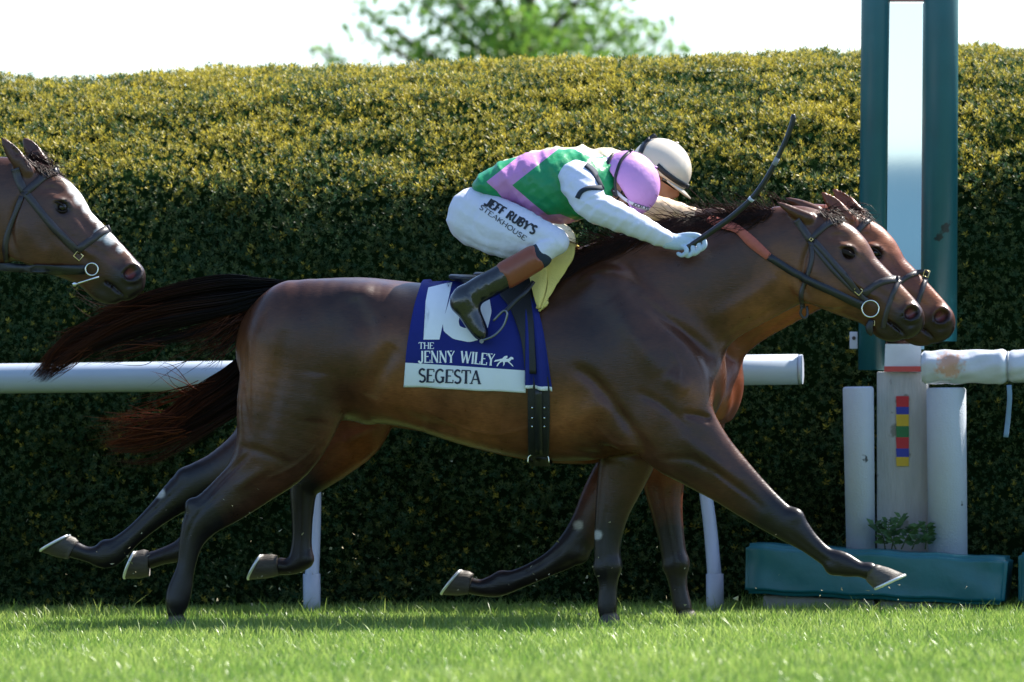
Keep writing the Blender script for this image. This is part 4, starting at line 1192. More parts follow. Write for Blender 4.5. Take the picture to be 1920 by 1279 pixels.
bridle('dark leather bridle on the horse nearest the rail, mostly hidden behind the nearest head', bv_far, YF,
    [('browband', [(1590, 452), (1606, 436), (1620, 420), (1634, 409)], 11), ('crown_strap', tfp([(1493, 412), (1506, 430), (1519, 450)]), 14), ('cheekpiece', tfp([(1525, 450), (1566, 497), (1609, 548), (1625, 565)]), 12),
     ('noseband', [(1672, 540), (1700, 520), (1722, 511), (1741, 511)], 10), ('flash_strap', [(1738, 514), (1730, 540), (1720, 570), (1712, 600)], 9)],
    tf_far(1632, 579) + (18,), [('rein', tfp([(1400, 450), (1500, 517), (1560, 546), (1618, 573)]), 14, m_leather_b)], [(1737, 513, 5, 6, 0.3)])
bt = bridle('black bridle with a pale bit ring on the horse at the left edge', bv_third, YT,
    [('browband', [(46, 362), (62, 349), (78, 335), (93, 325), (108, 321)], 14), ('crown_strap', [(28, 316), (36, 338), (46, 360)], 16), ('cheekpiece', [(45, 358), (89, 413), (120, 447), (146, 472)], 14),
     ('throatlatch', [(41, 368), (21, 420), (11, 455), (12, 490)], 10), ('noseband', [(144, 470), (178, 445), (193, 434), (206, 428)], 14)],
    (172, 505, 11.5), [('rein', [(-120, 470), (0, 499), (83, 503), (160, 505)], 16, m_leather_b)], [(147, 480, 7, 6, 0.7)])
a, b = P(137, 534, YT - 0.085), P(186, 519, YT - 0.085)
link('bit_bar', tube_mesh('bit_bar', np.array([a, b]), 0.0045, 8), m_steel, bt)
c = P(140, 533, YT - 0.087)
bm = bmesh.new(); bmesh.ops.create_uvsphere(bm, u_segments=10, v_segments=8, radius=0.011); bmesh.ops.translate(bm, vec=tuple(c), verts=bm.verts)
me = bpy.data.meshes.new('bit_knob'); bm.to_mesh(me); bm.free(); link('bit_knob', me, m_steel, bt)

# ------------------------------------------------------------------ cloth, girth, saddle
def drape(name, edge_l, edge_r, bvh, off, m, parent, Y0=0.0, nu=40, nv=30, over_top=True, fold=None, attr=None, thick=0.003, mirror=True):
    """cloth over a flank: pixel edges (left, right; top to bottom), laid on the body, with its twin on the far side"""
    L = catmull(np.array(edge_l, float), 8); R = catmull(np.array(edge_r, float), 8)
    tl, tr = np.linspace(0, 1, len(L)), np.linspace(0, 1, len(R))
    V = np.zeros((nv, nu, 3)); last = None
    for j in range(nv - 1, -1, -1):
        t = j / (nv - 1)
        a = np.array([np.interp(t, tl, L[:, k]) for k in (0, 1)]); b = np.array([np.interp(t, tr, R[:, k]) for k in (0, 1)])
        for i in range(nu):
            u = i / (nu - 1); p = a * (1 - u) + b * u
            o_ = off + (fold(u, t) if fold else 0)
            h_ = hit(bvh, p[0], p[1], o_)
            if h_ is None:
                y_ = V[j + 1, i, 1] + 0.02 if j < nv - 1 else Y0 - 0.2
                h_ = P(p[0], p[1], min(y_, Y0 - 0.01))
            V[j, i] = h_
    for it in range(2):
        W = V.copy(); W[1:-1, 1:-1] = 0.5 * V[1:-1, 1:-1] + 0.125 * (V[:-2, 1:-1] + V[2:, 1:-1] + V[1:-1, :-2] + V[1:-1, 2:]); V = W
    T = np.repeat(np.linspace(0, 1, nv), nu); U = np.tile(np.linspace(0, 1, nu), nv)
    idx = np.arange(nv * nu).reshape(nv, nu)
    quads = [np.stack([idx[:-1, :-1], idx[1:, :-1], idx[1:, 1:], idx[:-1, 1:]], -1).reshape(-1, 4)]
    verts = V.reshape(-1, 3)
    near_v, near_q = verts.copy(), quads[0].copy()
    if mirror:
        n0 = len(verts); w = verts.copy(); w[:, 1] = 2 * Y0 - w[:, 1]
        verts = np.vstack([verts, w]); T = np.concatenate([T, T]); U = np.concatenate([U, U])
        quads.append(quads[0][:, ::-1] + n0)
        r0 = idx[0] if over_top else idx[-1]
        mid = verts[r0].copy(); mid[:, 1] = Y0; mid[:, 2] += 0.012 if over_top else -0.03
        k = len(verts); verts = np.vstack([verts, mid]); T = np.concatenate([T, np.full(nu, 0.0 if over_top else 1.0)]); U = np.concatenate([U, np.linspace(0, 1, nu)])
        mi = k + np.arange(nu)
        q1 = np.stack([r0[:-1], r0[1:], mi[1:], mi[:-1]], 1); q2 = np.stack([mi[:-1], mi[1:], (r0 + n0)[1:], (r0 + n0)[:-1]], 1)
        quads += [q1, q2]
    o = link(name, np_mesh(name, verts, quads=np.concatenate(quads), attrs={'t': T, 'u': U, **({k_: f_(U, T) for k_, f_ in (attr or {}).items()})}), m, parent)
    sd = o.modifiers.new('s', 'SOLIDIFY'); sd.thickness = thick; sd.offset = -1
    return o, bvh_of(near_v, near_q)

m_blue = mat('royal_blue_cloth', (0.010, 0.018, 0.170), 0.75, 0.12, 14, bump=0.25, bscale=420, spec=0.25)
attr_mix(m_blue, [('band', (0.72, 0.76, 0.82))])
wrinkle = lambda u, t: 0.004 * math.sin(9 * u + 3 * t) * t + 0.003 * math.sin(21 * u - 5 * t) * t * t
cl = thing('saddle_cloth', 'royal blue saddle cloth with white number ten and a white name band', 'saddle cloth', tuple(P(870, 735, -0.3)), 'saddle cloths')
cloth, bv_cloth = drape('cloth', [(790, 533), (776, 580), (764, 650), (758, 724)], [(975, 527), (984, 600), (986, 670), (986, 736)], bv_near, 0.010, m_blue, cl, nu=60, nv=50, fold=wrinkle,
    attr={'band': lambda U, T: T - (0.802 - 0.012 * U)})
pleat = lambda u, t: 0.006 + 0.010 * math.sin(u * 11.0 + 1.2 * t) * (0.3 + t)
m_blue2 = mat('royal_blue_cloth_front', (0.010, 0.018, 0.160), 0.75, 0.12, 14, bump=0.25, bscale=420, spec=0.25)
attr_mix(m_blue2, [('band', (0.72, 0.76, 0.82))])
drape('front_flap', [(984, 590), (986, 650), (986, 726)], [(1002, 555), (1018, 620), (1035, 733)], bv_near, 0.012, m_blue2, cl, nu=26, nv=40, fold=pleat, attr={'band': lambda U, T: T - 0.965})
# ---- lettering: stroke alphabet (unit height), thick and thin strokes
def arc(cx, cy, rx, ry, a0, a1, n=10):
    return [(cx + rx * math.cos(math.radians(a0 + (a1 - a0) * i / n)), cy + ry * math.sin(math.radians(a0 + (a1 - a0) * i / n))) for i in range(n + 1)]
K, k_ = 1.0, 0.5
GLYPH = {
    'T': (.74, [([(.37, 0), (.37, 1)], K), ([(.02, .97), (.72, .97)], k_), ([(.03, .97), (.03, .76)], k_), ([(.71, .97), (.71, .76)], k_)], [.37]),
    'H': (.84, [([(.14, 0), (.14, 1)], K), ([(.70, 0), (.70, 1)], K), ([(.14, .5), (.70, .5)], k_)], [.14, .70]),
    'E': (.70, [([(.14, 0), (.14, 1)], K), ([(.14, .97), (.62, .97), (.62, .78)], k_), ([(.14, .52), (.48, .52)], k_), ([(.14, .03), (.65, .03), (.65, .24)], k_)], [.14]),
    'J': (.55, [([(.38, 1), (.38, .2)] + arc(.20, .2, .18, .2, 0, -170, 8), K)], []),
    'N': (.86, [([(.14, 0), (.14, 1)], k_), ([(.12, 1), (.72, 0)], K), ([(.72, 0), (.72, 1)], k_)], [.14]),
    'Y': (.80, [([(.06, 1), (.40, .46)], K), ([(.74, 1), (.40, .46)], k_), ([(.40, .5), (.40, 0)], K)], [.40]),
    'W': (1.12, [([(.06, 1), (.32, 0)], K), ([(.32, 0), (.56, .95)], k_), ([(.52, 1), (.80, 0)], K), ([(.80, 0), (1.05, 1)], k_)], []),
    'I': (.36, [([(.18, 0), (.18, 1)], K)], [.18]),
    'L': (.66, [([(.14, 0), (.14, 1)], K), ([(.14, .03), (.60, .03), (.60, .26)], k_)], [.14]),
    'S': (.62, [(arc(.31, .73, .22, .25, 35, 200, 9) + [(.31, .50)] + arc(.31, .26, .24, .25, 55, -145, 10), .85)], []),
    'G': (.82, [(arc(.42, .5, .33, .48, 45, 315, 16), .85), ([(.66, 0.05), (.66, .42)], K), ([(.48, .42), (.78, .42)], k_)], []),
    'A': (.80, [([(.06, 0), (.40, 1)], k_), ([(.40, 1), (.72, 0)], K), ([(.18, .33), (.62, .33)], k_)], [.06, .72]),
    'F': (.64, [([(.14, 0), (.14, 1)], K), ([(.14, .97), (.60, .97)], k_), ([(.14, .52), (.48, .52)], k_)], [.14]),
    'R': (.74, [([(.14, 0), (.14, 1)], K), ([(.14, .96)] + arc(.38, .74, .22, .22, 90, -90, 8) + [(.14, .52)], .7), ([(.36, .52), (.66, 0)], .85)], [.14]),
    'U': (.80, [([(.14, 1), (.14, .3)] + arc(.40, .28, .26, .26, 180, 360, 10) + [(.66, 1)], .8)], []),
    'B': (.70, [([(.14, 0), (.14, 1)], K), ([(.14, .97)] + arc(.36, .75, .20, .22, 90, -90, 8) + [(.14, .52)], .7), ([(.14, .52)] + arc(.38, .27, .24, .25, 90, -90, 8) + [(.14, .03)], .7)], []),
    'K': (.74, [([(.14, 0), (.14, 1)], K), ([(.66, 1), (.16, .42)], .8), ([(.30, .56), (.68, 0)], .9)], []),
    'O': (.88, [(arc(.44, .5, .36, .48, 0, 360, 20), .85)], []),
    "'": (.24, [([(.12, 1.02), (.10, .74)], .8)], []),
    'C': (.76, [(arc(.42, .5, .34, .48, 45, 315, 14), .85)], []),
    ' ': (.42, [], []),
}
def lettering(name, text, x0, y0, x1, y1, hpx, bvh, m, parent, serif=True, weight=0.13, sag=0.0, slant=0.0, off=0.0025):
    """text between two baseline pixels on a surface; strokes laid on the surface as flat print"""
    tot = sum(GLYPH[c][0] for c in text)
    bx = np.array([x1 - x0, y1 - y0], float); Lp = np.linalg.norm(bx); bx /= Lp
    up = np.array([bx[1], -bx[0]])
    sx = Lp / tot
    V, Fq = [], []
    pos = 0.0
    def put(path, w):
        pth = []
        for a, b in zip(path[:-1], path[1:]):
            n = max(1, int(math.hypot((b[0] - a[0]) * sx, (b[1] - a[1]) * hpx) / 4))
            for i in range(n): pth.append((a[0] + (b[0] - a[0]) * i / n, a[1] + (b[1] - a[1]) * i / n))
        pth.append(path[-1])
        pp = np.array([np.array([x0, y0]) + bx * ((pos + a + slant * b) * sx) + up * (b * hpx) for a, b in pth])
        u_ = np.clip(((pp - [x0, y0]) @ bx) / Lp, 0, 1)
        pp[:, 1] += sag * 4 * u_ * (1 - u_)
        tg = np.gradient(pp, axis=0); tg /= np.linalg.norm(tg, axis=1)[:, None] + 1e-9
        nn = np.stack([-tg[:, 1], tg[:, 0]], 1) * (w * weight * hpx / 2)
        k0 = len(V)
        for p_, q_ in zip(pp, nn):
            for s_ in (-1, 1):
                h_ = hit(bvh, *(p_ + q_ * s_), off)
                V.append(h_ if h_ is not None else (V[-1] if V else P(*p_, -0.3)))
        for i in range(len(pp) - 1):
            Fq.append((k0 + 2 * i, k0 + 2 * i + 1, k0 + 2 * i + 3, k0 + 2 * i + 2))
    for ch in text:
        w_, strokes_, feet = GLYPH[ch]
        for path, wt in strokes_: put(path, wt)
        if serif:
            for fx in feet:
                put([(fx - .13, .02), (fx + .13, .02)], .42)
                if ch in 'HINYL' or (ch in 'TE' and False): put([(fx - .12, .98), (fx + .12, .98)], .42)
        pos += w_
    me = py_mesh(name, V, Fq)
    return link(name, me, m, parent)
m_white_print = mat('white_print', (0.78, 0.80, 0.84), 0.7, 0.04)
m_navy_print = mat('navy_print', (0.012, 0.016, 0.045), 0.7, 0.1)
m_black_print = mat('black_print', (0.012, 0.013, 0.018), 0.6, 0.1)
lettering('printed_word', 'THE', 785, 654, 814, 654.5, 12, bv_cloth, m_white_print, cl, weight=.17)
lettering('printed_word', 'JENNY', 785, 680, 853, 680, 22, bv_cloth, m_white_print, cl, weight=.16)
lettering('printed_word', 'WILEY', 863, 680, 927, 686, 22, bv_cloth, m_white_print, cl, weight=.16)
lettering('printed_word', 'SEGESTA', 784, 716, 901, 720, 25, bv_cloth, m_navy_print, cl, weight=.17)
def print_poly(name, poly, bvh, m, parent, off=0.0025, step=4.0):
    """filled pixel polygon laid on a surface"""
    poly = np.array(poly, float)
    lo, hi = poly.min(0), poly.max(0)
    bm = bmesh.new()
    vs = [bm.verts.new((p[0], p[1], 0)) for p in poly]
    bm.faces.new(vs)
    bmesh.ops.triangulate(bm, faces=bm.faces[:])
    for _ in range(6):
        ed = [e for e in bm.edges if e.calc_length() > step * 2.2]
        if not ed: break
        bmesh.ops.subdivide_edges(bm, edges=ed, cuts=1); bmesh.ops.triangulate(bm, faces=bm.faces[:])
    for w in bm.verts:
        h_ = hit(bvh, w.co.x, w.co.y, off)
        w.co = Vector(h_ if h_ is not None else P(w.co.x, w.co.y, -0.29))
    me = bpy.data.meshes.new(name); bm.to_mesh(me); bm.free()
    return link(name, me, m, parent)
print_poly('number_one', [(803, 540), (848, 529), (824, 637), (794, 637), (812, 566), (798, 566)], bv_cloth, m_white_print, cl)
zo = [(868, 534), (888, 534), (905, 545), (918, 560), (922, 585), (915, 615), (903, 636), (880, 642), (850, 636), (832, 622), (830, 605), (846, 552)]
zi = [(874, 560), (882, 558), (890, 562), (893, 575), (888, 600), (880, 614), (872, 616), (862, 612), (860, 604), (866, 576)]
def ring_print(name, outer, inner, bvh, m, parent, off=0.0025, n=60):
    def res(p):
        p = np.array(p + [p[0]], float); d = np.concatenate([[0], np.cumsum(np.hypot(*np.diff(p, axis=0).T))]); s_ = np.linspace(0, d[-1], n, endpoint=False)
        return np.stack([np.interp(s_, d, p[:, 0]), np.interp(s_, d, p[:, 1])], 1)
    c = np.mean(inner, axis=0)
    def byang(p):
        q = res(p); a = np.unwrap(np.arctan2(q[:, 1] - c[1], q[:, 0] - c[0])); o_ = np.argsort(a % (2 * math.pi)); q = q[o_]; a = (a % (2 * math.pi))[o_]
        th = np.linspace(0, 2 * math.pi, n, endpoint=False)
        return np.stack([np.interp(th, a, q[:, 0], period=2 * math.pi), np.interp(th, a, q[:, 1], period=2 * math.pi)], 1)
    A, B = byang(outer), byang(inner); rows = 6; V = []
    for r_ in range(rows):
        t = r_ / (rows - 1)
        for i in range(n):
            p = A[i] * (1 - t) + B[i] * t; h_ = hit(bvh, p[0], p[1], off); V.append(h_ if h_ is not None else P(p[0], p[1], -0.29))
    Fq = [(r_ * n + i, r_ * n + (i + 1) % n, (r_ + 1) * n + (i + 1) % n, (r_ + 1) * n + i) for r_ in range(rows - 1) for i in range(n)]
    return link(name, py_mesh(name, V, Fq), m, parent)
ring_print('number_zero', zo, zi, bv_cloth, m_white_print, cl)
# small galloping horse and rider emblem
def emblem(parts):
    for poly in parts: print_poly('horse_emblem', [(929 + (a) * 1.0, 665 + b * 1.0) for a, b in poly], bv_cloth, m_white_print, cl, step=6)
emblem([[(6, 9), (14, 7), (24, 8), (29, 4), (33, 5), (34, 9), (30, 9), (27, 13), (18, 14), (9, 13)], [(13, 7), (17, 3), (22, 2), (23, 5), (19, 8)], [(6, 9), (0, 10), (-3, 14), (1, 13), (8, 12)], [(24, 12), (30, 17), (34, 22), (32, 22), (27, 17), (22, 13)], [(9, 12), (4, 17), (2, 22), (4, 22), (8, 16), (13, 13)], [(18, 13), (17, 19), (14, 22), (15, 17), (14, 13)]])

# girth
m_girth = mat('black_webbing', (0.008, 0.009, 0.011), 0.55, 0.2, 30, bump=0.3, bscale=300)
gi = thing('girth', 'black racing girth buckled under the nearest horse behind the elbow', 'girth', tuple(P(1010, 860, -0.2)), 'girths')
strap, bv_girth = drape('strap', [(990, 700), (990, 780), (991, 857)], [(1030, 700), (1031, 780), (1029, 857)], bv_near, 0.007, m_girth, gi, nu=10, nv=40, over_top=False, thick=0.005)
ribbon('billet', [(1010, 730), (1010, 790), (1011, 850)], 13, bv_girth, 0.006, m_leather_b, gi, thick=0.004)
for yy in (764, 783, 799):
    for xx in (998, 1021):
        h_ = hit(bv_girth, xx, yy, 0.004)
        if h_ is not None:
            bm = bmesh.new(); bmesh.ops.create_uvsphere(bm, u_segments=8, v_segments=6, radius=0.0045); bmesh.ops.translate(bm, vec=tuple(h_), verts=bm.verts)
            me = bpy.data.meshes.new('stud'); bm.to_mesh(me); bm.free(); link('stud', me, m_steel, gi)
h_ = hit(bv_girth, 1010, 856, 0.01)
h_ = h_ if h_ is not None else P(1010, 856, -0.1)
pts = [h_ + np.array([x_ * pxm(), 0, z_ * pxm()]) for x_, z_ in [(-20, -8), (-18, 4), (-8, 8), (8, 8), (18, 4), (20, -8)]]
link('girth_ring', tube_mesh('girth_ring', catmull(np.array(pts), 4), 0.003, 6), m_steel, gi)

# saddle: seat, flap over the cloth, stirrup
sa = thing('saddle', 'small black racing saddle under the nearest rider', 'saddle', tuple(P(940, 525, 0)), 'racing saddles')
def saddle(parent, bvh, tf, Y0):
    st_ = lambda rows: [S(*tf(a, b), Y0, r, w) for a, b, r, w in rows]
    d = st_([(848, 519, 5, .09), (880, 524, 9, .14), (930, 529, 11, .15), (985, 521, 13, .14), (1010, 509, 12, .09)])
    arr = np.array(d); lo = arr[:, :3].min(0) - 0.2; hi = arr[:, :3].max(0) + 0.2
    F = Field(lo, hi, 0.009); F.chain(d, 0.02)
    v, q = F.mesh(2)
    link('seat', np_mesh('seat', v, quads=q), m_leather_b, parent)
saddle(sa, bv_near, ident, 0.0)
drape('flap', [(925, 535), (940, 560), (958, 585), (978, 640), (986, 700)], [(1000, 520), (1000, 560), (1001, 600), (1003, 650), (1006, 700)], bv_near, 0.021, m_girth, sa, nu=14, nv=30, thick=0.005)
# yellow foam pads in front of the saddle
m_yel = mat('yellow_foam', (0.70, 0.58, 0.18), 0.85, 0.10, 20, bump=0.5, bscale=160, spec=0.2)
pd = thing('saddle_pad', 'pale yellow foam pad folded over the withers in front of the rider', 'saddle pad', tuple(P(1030, 540, -0.2)), 'saddle pads')
drape('rear_leaf', [(1012, 470), (998, 500), (995, 535), (1004, 575), (1011, 590)], [(1014, 470), (1030, 500), (1034, 530), (1026, 560), (1013, 590)], bv_near, 0.045, m_yel, pd, nu=12, nv=24, thick=0.016, fold=lambda u, t: 0.012 * math.sin(math.pi * u) + 0.055 * (1 - t))
drape('front_leaf', [(1016, 470), (1028, 505), (1032, 540), (1022, 572), (1012, 589)], [(1084, 473), (1078, 492), (1060, 522), (1037, 556), (1014, 589)], bv_near, 0.026, m_yel, pd, nu=16, nv=24, thick=0.014, fold=lambda u, t: 0.004 * math.sin(23 * t) * u + 0.06 * (1 - t) * (1 - 0.8 * u))

# ================================================================== riders
m_skin = mat('skin', (0.42, 0.22, 0.15), 0.5, 0.12, 40, bump=0.1, bscale=200)
m_breech = mat('white_breeches', (0.62, 0.63, 0.73), 0.62, 0.05, 12, bump=0.45, bscale=30, stretch=(1, 1, 1))
m_breech2 = mat('cream_breeches', (0.60, 0.55, 0.36), 0.62, 0.05, 12, bump=0.4, bscale=30)
m_glove = mat('pale_blue_glove', (0.46, 0.56, 0.70), 0.65, 0.10, 40, bump=0.2, bscale=200)
m_boot = mat('black_patent_boot', (0.008, 0.009, 0.012), 0.16, 0.3, 20, bump=0.35, bscale=28, coat=0.6)
m_boot_top = mat('tan_boot_top', (0.22, 0.058, 0.028), 0.28, 0.12, 25, bump=0.1, bscale=90)
m_sock = mat('navy_sock', (0.012, 0.022, 0.038), 0.8, 0.1)
m_black_band = mat('black_elastic', (0.010, 0.011, 0.016), 0.5, 0.15)
Q1 = lambda zx, zy: (820 + zx * 0.3596, 200 + zy * 0.3596)

def surf(name, chains, voxel, m, parent, cuts=(), grooves=(), attrs=None, it=3, k=0.03, folds=()):
    arr = np.array([r for c in chains for r in c]); R = arr[:, 3:].max(1)
    F = Field((arr[:, :3] - R[:, None]).min(0) - 0.03, (arr[:, :3] + R[:, None]).max(0) + 0.03, voxel)
    for c in chains: F.chain(c, k)
    for pts, d_, sg, yl, yh in grooves: F.groove(pts, d_, sg, yl, yh)
    for fo in folds: F.wrinkle(*fo)
    for c in cuts: F.chain(c, 0.006, sub=True)
    v, q = F.mesh(it)
    at = {kk: fn(v) for kk, fn in (attrs or {}).items()}
    return link(name, np_mesh(name, v, quads=q, attrs=at), m, parent), bvh_of(v, q)

def rider(label, Y0, tf, head_px, head_up, looks, hand_l_px=None):
    """looks: dict of materials. Torso and limbs follow the near rider's outline, moved by tf; head has its own place"""
    st_ = lambda rows, s_=1: [S(*tf(a, b), Y0 + s_ * dy, r, w) for a, b, r, w, dy in rows]
    root = thing('person', label, 'person', tuple(P(*tf(890, 640), Y0)), 'riders')
    g2 = lambda pts, dY=-0.2: [(lambda q: (q[0], q[2]))(P(*tf(a, b), Y0 + dY)) for a, b in pts]
    # --- head frame
    hc = P(*head_px, Y0); up = np.array([math.cos(head_up), 0, math.sin(head_up)]); fw = np.array([math.sin(head_up), 0, -math.cos(head_up)])
    hp = lambda f, u, y=0.0: hc + fw * f + up * u + np.array([0, y, 0])
    H = lambda f, u, y, r, w: list(hp(f, u, y)) + [r, w]
    nb = P(*tf(1108, 345), Y0)
    chains = [[H(0, .02, 0, .092, .073)], [H(.03, -.02, 0, .072, .064), H(.045, -.075, 0, .050, .050), H(.058, -.105, 0, .030, .034)],
              [H(.085, -.005, 0, .016, .050)], [H(.098, -.025, 0, .012, .011), H(.114, -.050, 0, .015, .014)], [H(.090, -.078, 0, .014, .024)], [H(.086, -.094, 0, .013, .022)],
              [H(-.012, -.03, -.073, .028, .012)], [H(-.012, -.03, .073, .028, .012)],
              [H(-.03, -.07, 0, .052, .05), list(hp(-.055, -.12)) + [.055, .055], list(nb) + [.065, .07]],
              st_([(905, 392, 34, .10, 0), (980, 345, 28, .11, 0), (1060, 345, 45, .14, 0), (1110, 345, 45, .13, 0)])]
    # limbs under the clothes, so that the figure is one body
    for s_ in (-1, 1):
        chains.append(st_([(1090, 342, 22, .05, .15), (1104, 375, 19, .045, .24), (1118, 392, 18, .040, .265), (1195, 424, 15, .035, .22), (1258, 453, 12, .028, .175)], s_))
        chains.append(st_([(900, 408, 40, .075, .08), (970, 436, 34, .065, .19), (1034, 456, 15, .036, .282), (985, 495, 15, .035, .315), (905, 540, 15, .032, .33), (872, 565, 13, .030, .33)], s_))
    cuts = [[H(.088, -.086, 0, .004, .022)], [H(.098, -.018, -.030, .010, .014)], [H(.098, -.018, .030, .010, .014)]]
    surf('body', chains, 0.0075, m_skin, root, cuts)
    for s_ in (-1, 1):
        bm = bmesh.new(); bmesh.ops.create_uvsphere(bm, u_segments=12, v_segments=8, radius=0.012); bmesh.ops.translate(bm, vec=tuple(hp(.083, -.018, s_ * .03)), verts=bm.verts)
        me = bpy.data.meshes.new('eye'); bm.to_mesh(me); bm.free(); link('eye', me, m_eye, root)
    hv = [hp(-.05, -.045, s_ * .06) for s_ in (-1, 1)]
    surf('hair', [[H(-.06, .0, 0, .055, .068)], [H(-.075, -.05, 0, .030, .05)]], 0.008, looks['hair'], root)
    # --- breeches
    br_ch = [st_([(893, 404, 55, .145, 0)])]
    for s_ in (-1, 1):
        br_ch.append(st_([(893, 410, 54, .095, .075), (950, 432, 53, .088, .145), (1005, 445, 38, .070, .235), (1045, 453, 24, .056, .287), (1022, 470, 22, .050, .305), (1002, 486, 22, .046, .312)], s_))
    gr = [(g2([(905, 350), (890, 400), (880, 450)]), 0.006, 0.012, -9, 9), (g2([(925, 470), (970, 478), (1010, 474)]), 0.006, 0.010, -9, 9), (g2([(960, 450), (1000, 462), (1040, 462)]), 0.003, 0.008, -9, 9),
          (g2([(862, 440), (900, 462), (940, 470)]), 0.005, 0.010, -9, 9), (g2([(980, 425), (1010, 445), (1050, 452)]), 0.004, 0.008, -9, 9), (g2([(1040, 440), (1050, 460), (1048, 480)]), 0.004, 0.006, -9, 9), (g2([(870, 390), (900, 440), (950, 455)]), 0.003, 0.009, -9, 9)]
    _, bvb = surf('breeches', br_ch, 0.007, looks['breech'], root, grooves=gr, k=0.035, folds=[(-0.5, 9, 55, 0.0034, 3), (0.9, 12, 70, 0.0026, 4)])
    # --- jacket and sleeves
    jk = [st_([(908, 352, 24, .135, 0), (935, 346, 38, .150, 0), (975, 342, 50, .165, 0), (1035, 350, 72, .185, 0), (1085, 345, 66, .185, 0), (1118, 340, 50, .15, 0), (1136, 345, 34, .09, 0)])]
    jg = [(g2([(930, 320), (960, 350), (985, 390)]), 0.004, 0.009, -9, 9), (g2([(960, 300), (985, 335), (1000, 380)]), 0.004, 0.010, -9, 9), (g2([(1000, 290), (1020, 330), (1040, 400)]), 0.003, 0.012, -9, 9), (g2([(980, 385), (1030, 408), (1080, 412)]), 0.005, 0.010, -9, 9),
          (g2([(1040, 330), (1055, 370), (1100, 405)]), 0.005, 0.012, -9, 9), (g2([(945, 345), (990, 372), (1040, 385)]), 0.003, 0.010, -9, 9), (g2([(1020, 425), (1060, 420), (1100, 408)]), 0.004, 0.007, -9, 9)]
    def patt(v):
        X, Yp = proj(v); inv = tf(0, 0); X, Yp = X - inv[0], Yp - inv[1]
        return sdf_poly(X, Yp, looks['poly'])
    def patt2(v):
        X, Yp = proj(v); inv = tf(0, 0)
        return sdf_poly(X - inv[0], Yp - inv[1], looks['poly2'])
    surf('jacket', jk, 0.0065, looks['jacket'], root, grooves=jg, attrs={'pat': patt, 'pat2': patt2}, k=0.03, folds=[(-0.9, 8, 60, 0.0050, 5), (0.5, 9, 75, 0.0036, 6)])
    bvs = None
    for s_ in (-1, 1):
        sl_ = st_([(1072, 330, 24, .075, .150), (1084, 338, 37, .075, .175), (1097, 362, 36, .070, .235), (1112, 386, 31, .062, .27), (1148, 402, 29, .055, .262), (1200, 425, 24, .046, .222), (1240, 445, 19, .037, .185), (1254, 451, 16.5, .033, .178)], s_)
        sg = [(g2([(1085, 392), (1110, 375), (1130, 372)], -.25), 0.005, 0.007, -9, 9), (g2([(1110, 398), (1125, 385), (1140, 380)], -.25), 0.004, 0.006, -9, 9), (g2([(1130, 415), (1150, 402), (1165, 395)], -.25), 0.003, 0.006, -9, 9), (g2([(1180, 428), (1195, 418), (1210, 415)], -.2), 0.002, 0.006, -9, 9), (g2([(1236, 455), (1240, 445), (1243, 432)], -.2), 0.003, 0.004, -9, 9), (g2([(1060, 330), (1075, 355), (1085, 385)], -.2), 0.003, 0.008, -9, 9)]
        _, b_ = surf('sleeve', [sl_], 0.006, looks['sleeve'], root, grooves=sg, folds=[(0.9, 10, 70, 0.0036, 7), (-0.45, 8, 80, 0.0030, 8)])
        if s_ == -1: bvs = b_
        # boots
        surf('boot', [st_([(970, 503, 24, .046, .325), (935, 524, 25, .046, .33), (900, 543, 25, .045, .335), (880, 556, 24, .043, .335)], s_), st_([(868, 562, 24, .040, .335), (862, 568, 18, .038, .335)], s_), st_([(872, 570, 22, .042, .335), (886, 597, 20, .044, .335), (899, 620, 16, .044, .335), (905, 630, 10, .038, .335)], s_)],
             0.0065, m_boot, root, grooves=[(g2([(905, 525), (900, 545), (905, 565)], -.33), 0.006, 0.006, -9, 9), (g2([(918, 520), (915, 540), (922, 556)], -.33), 0.005, 0.006, -9, 9), (g2([(890, 535), (885, 552), (893, 572)], -.33), 0.005, 0.006, -9, 9), (g2([(940, 508), (938, 528), (946, 540)], -.33), 0.003, 0.007, -9, 9)])
        tp = np.array(st_([(1000, 486, 26, .048, .318), (952, 514, 27, .048, .328)], s_)); 
        surf('boot_cuff', [[list(r) for r in tp]], 0.0065, m_boot_top, root, cuts=[st_([(938, 527, 17, .06, .33), (925, 535, 17, .06, .33)], s_), st_([(1020, 474, 17, .06, .315), (1030, 468, 17, .06, .315)], s_)])
        surf('sock', [st_([(1012, 480, 24, .047, .31), (1000, 487, 24, .046, .315)], s_)], 0.0065, m_sock, root)
        # gloved hand: palm, four curled fingers of unequal length, thumb on top
        hx, hy, hY = 1258, 452, 0.176
        gch = [st_([(hx - 6, hy - 1, 16, .031, hY), (hx + 4, hy + 1, 15, .029, hY)], s_), st_([(hx + 8, hy + 3, 14, .026, hY), (hx + 24, hy + 2, 15, .025, hY), (hx + 36, hy + 4, 13, .023, hY)], s_)]
        for i, (fx, fy, ln) in enumerate([(1315, 445, .95), (1304, 450, 1.05), (1293, 455, 1.0), (1282, 459, .8)]):
            gch.append(st_([(fx - 6, fy + 2, 4.7, .0092, hY + .010), (fx + 5 * ln, fy + 6, 4.9, .0096, hY + .028), (fx + 6 * ln, fy + 18 * ln, 4.6, .009, hY + .033), (fx - 3, fy + 25 * ln, 4.2, .0085, hY + .020), (fx - 10, fy + 21 * ln, 4.0, .008, hY + .004)], s_))
        gch.append(st_([(hx + 10, hy - 5, 8, .012, hY - .004), (hx + 30, hy - 10, 6.5, .0105, hY + .006), (hx + 48, hy - 10, 5.5, .009, hY + .012), (hx + 58, hy - 6, 4.5, .008, hY + .014)], s_))
        surf('glove', gch, 0.0036, looks['glove'], root, it=2, k=0.003)
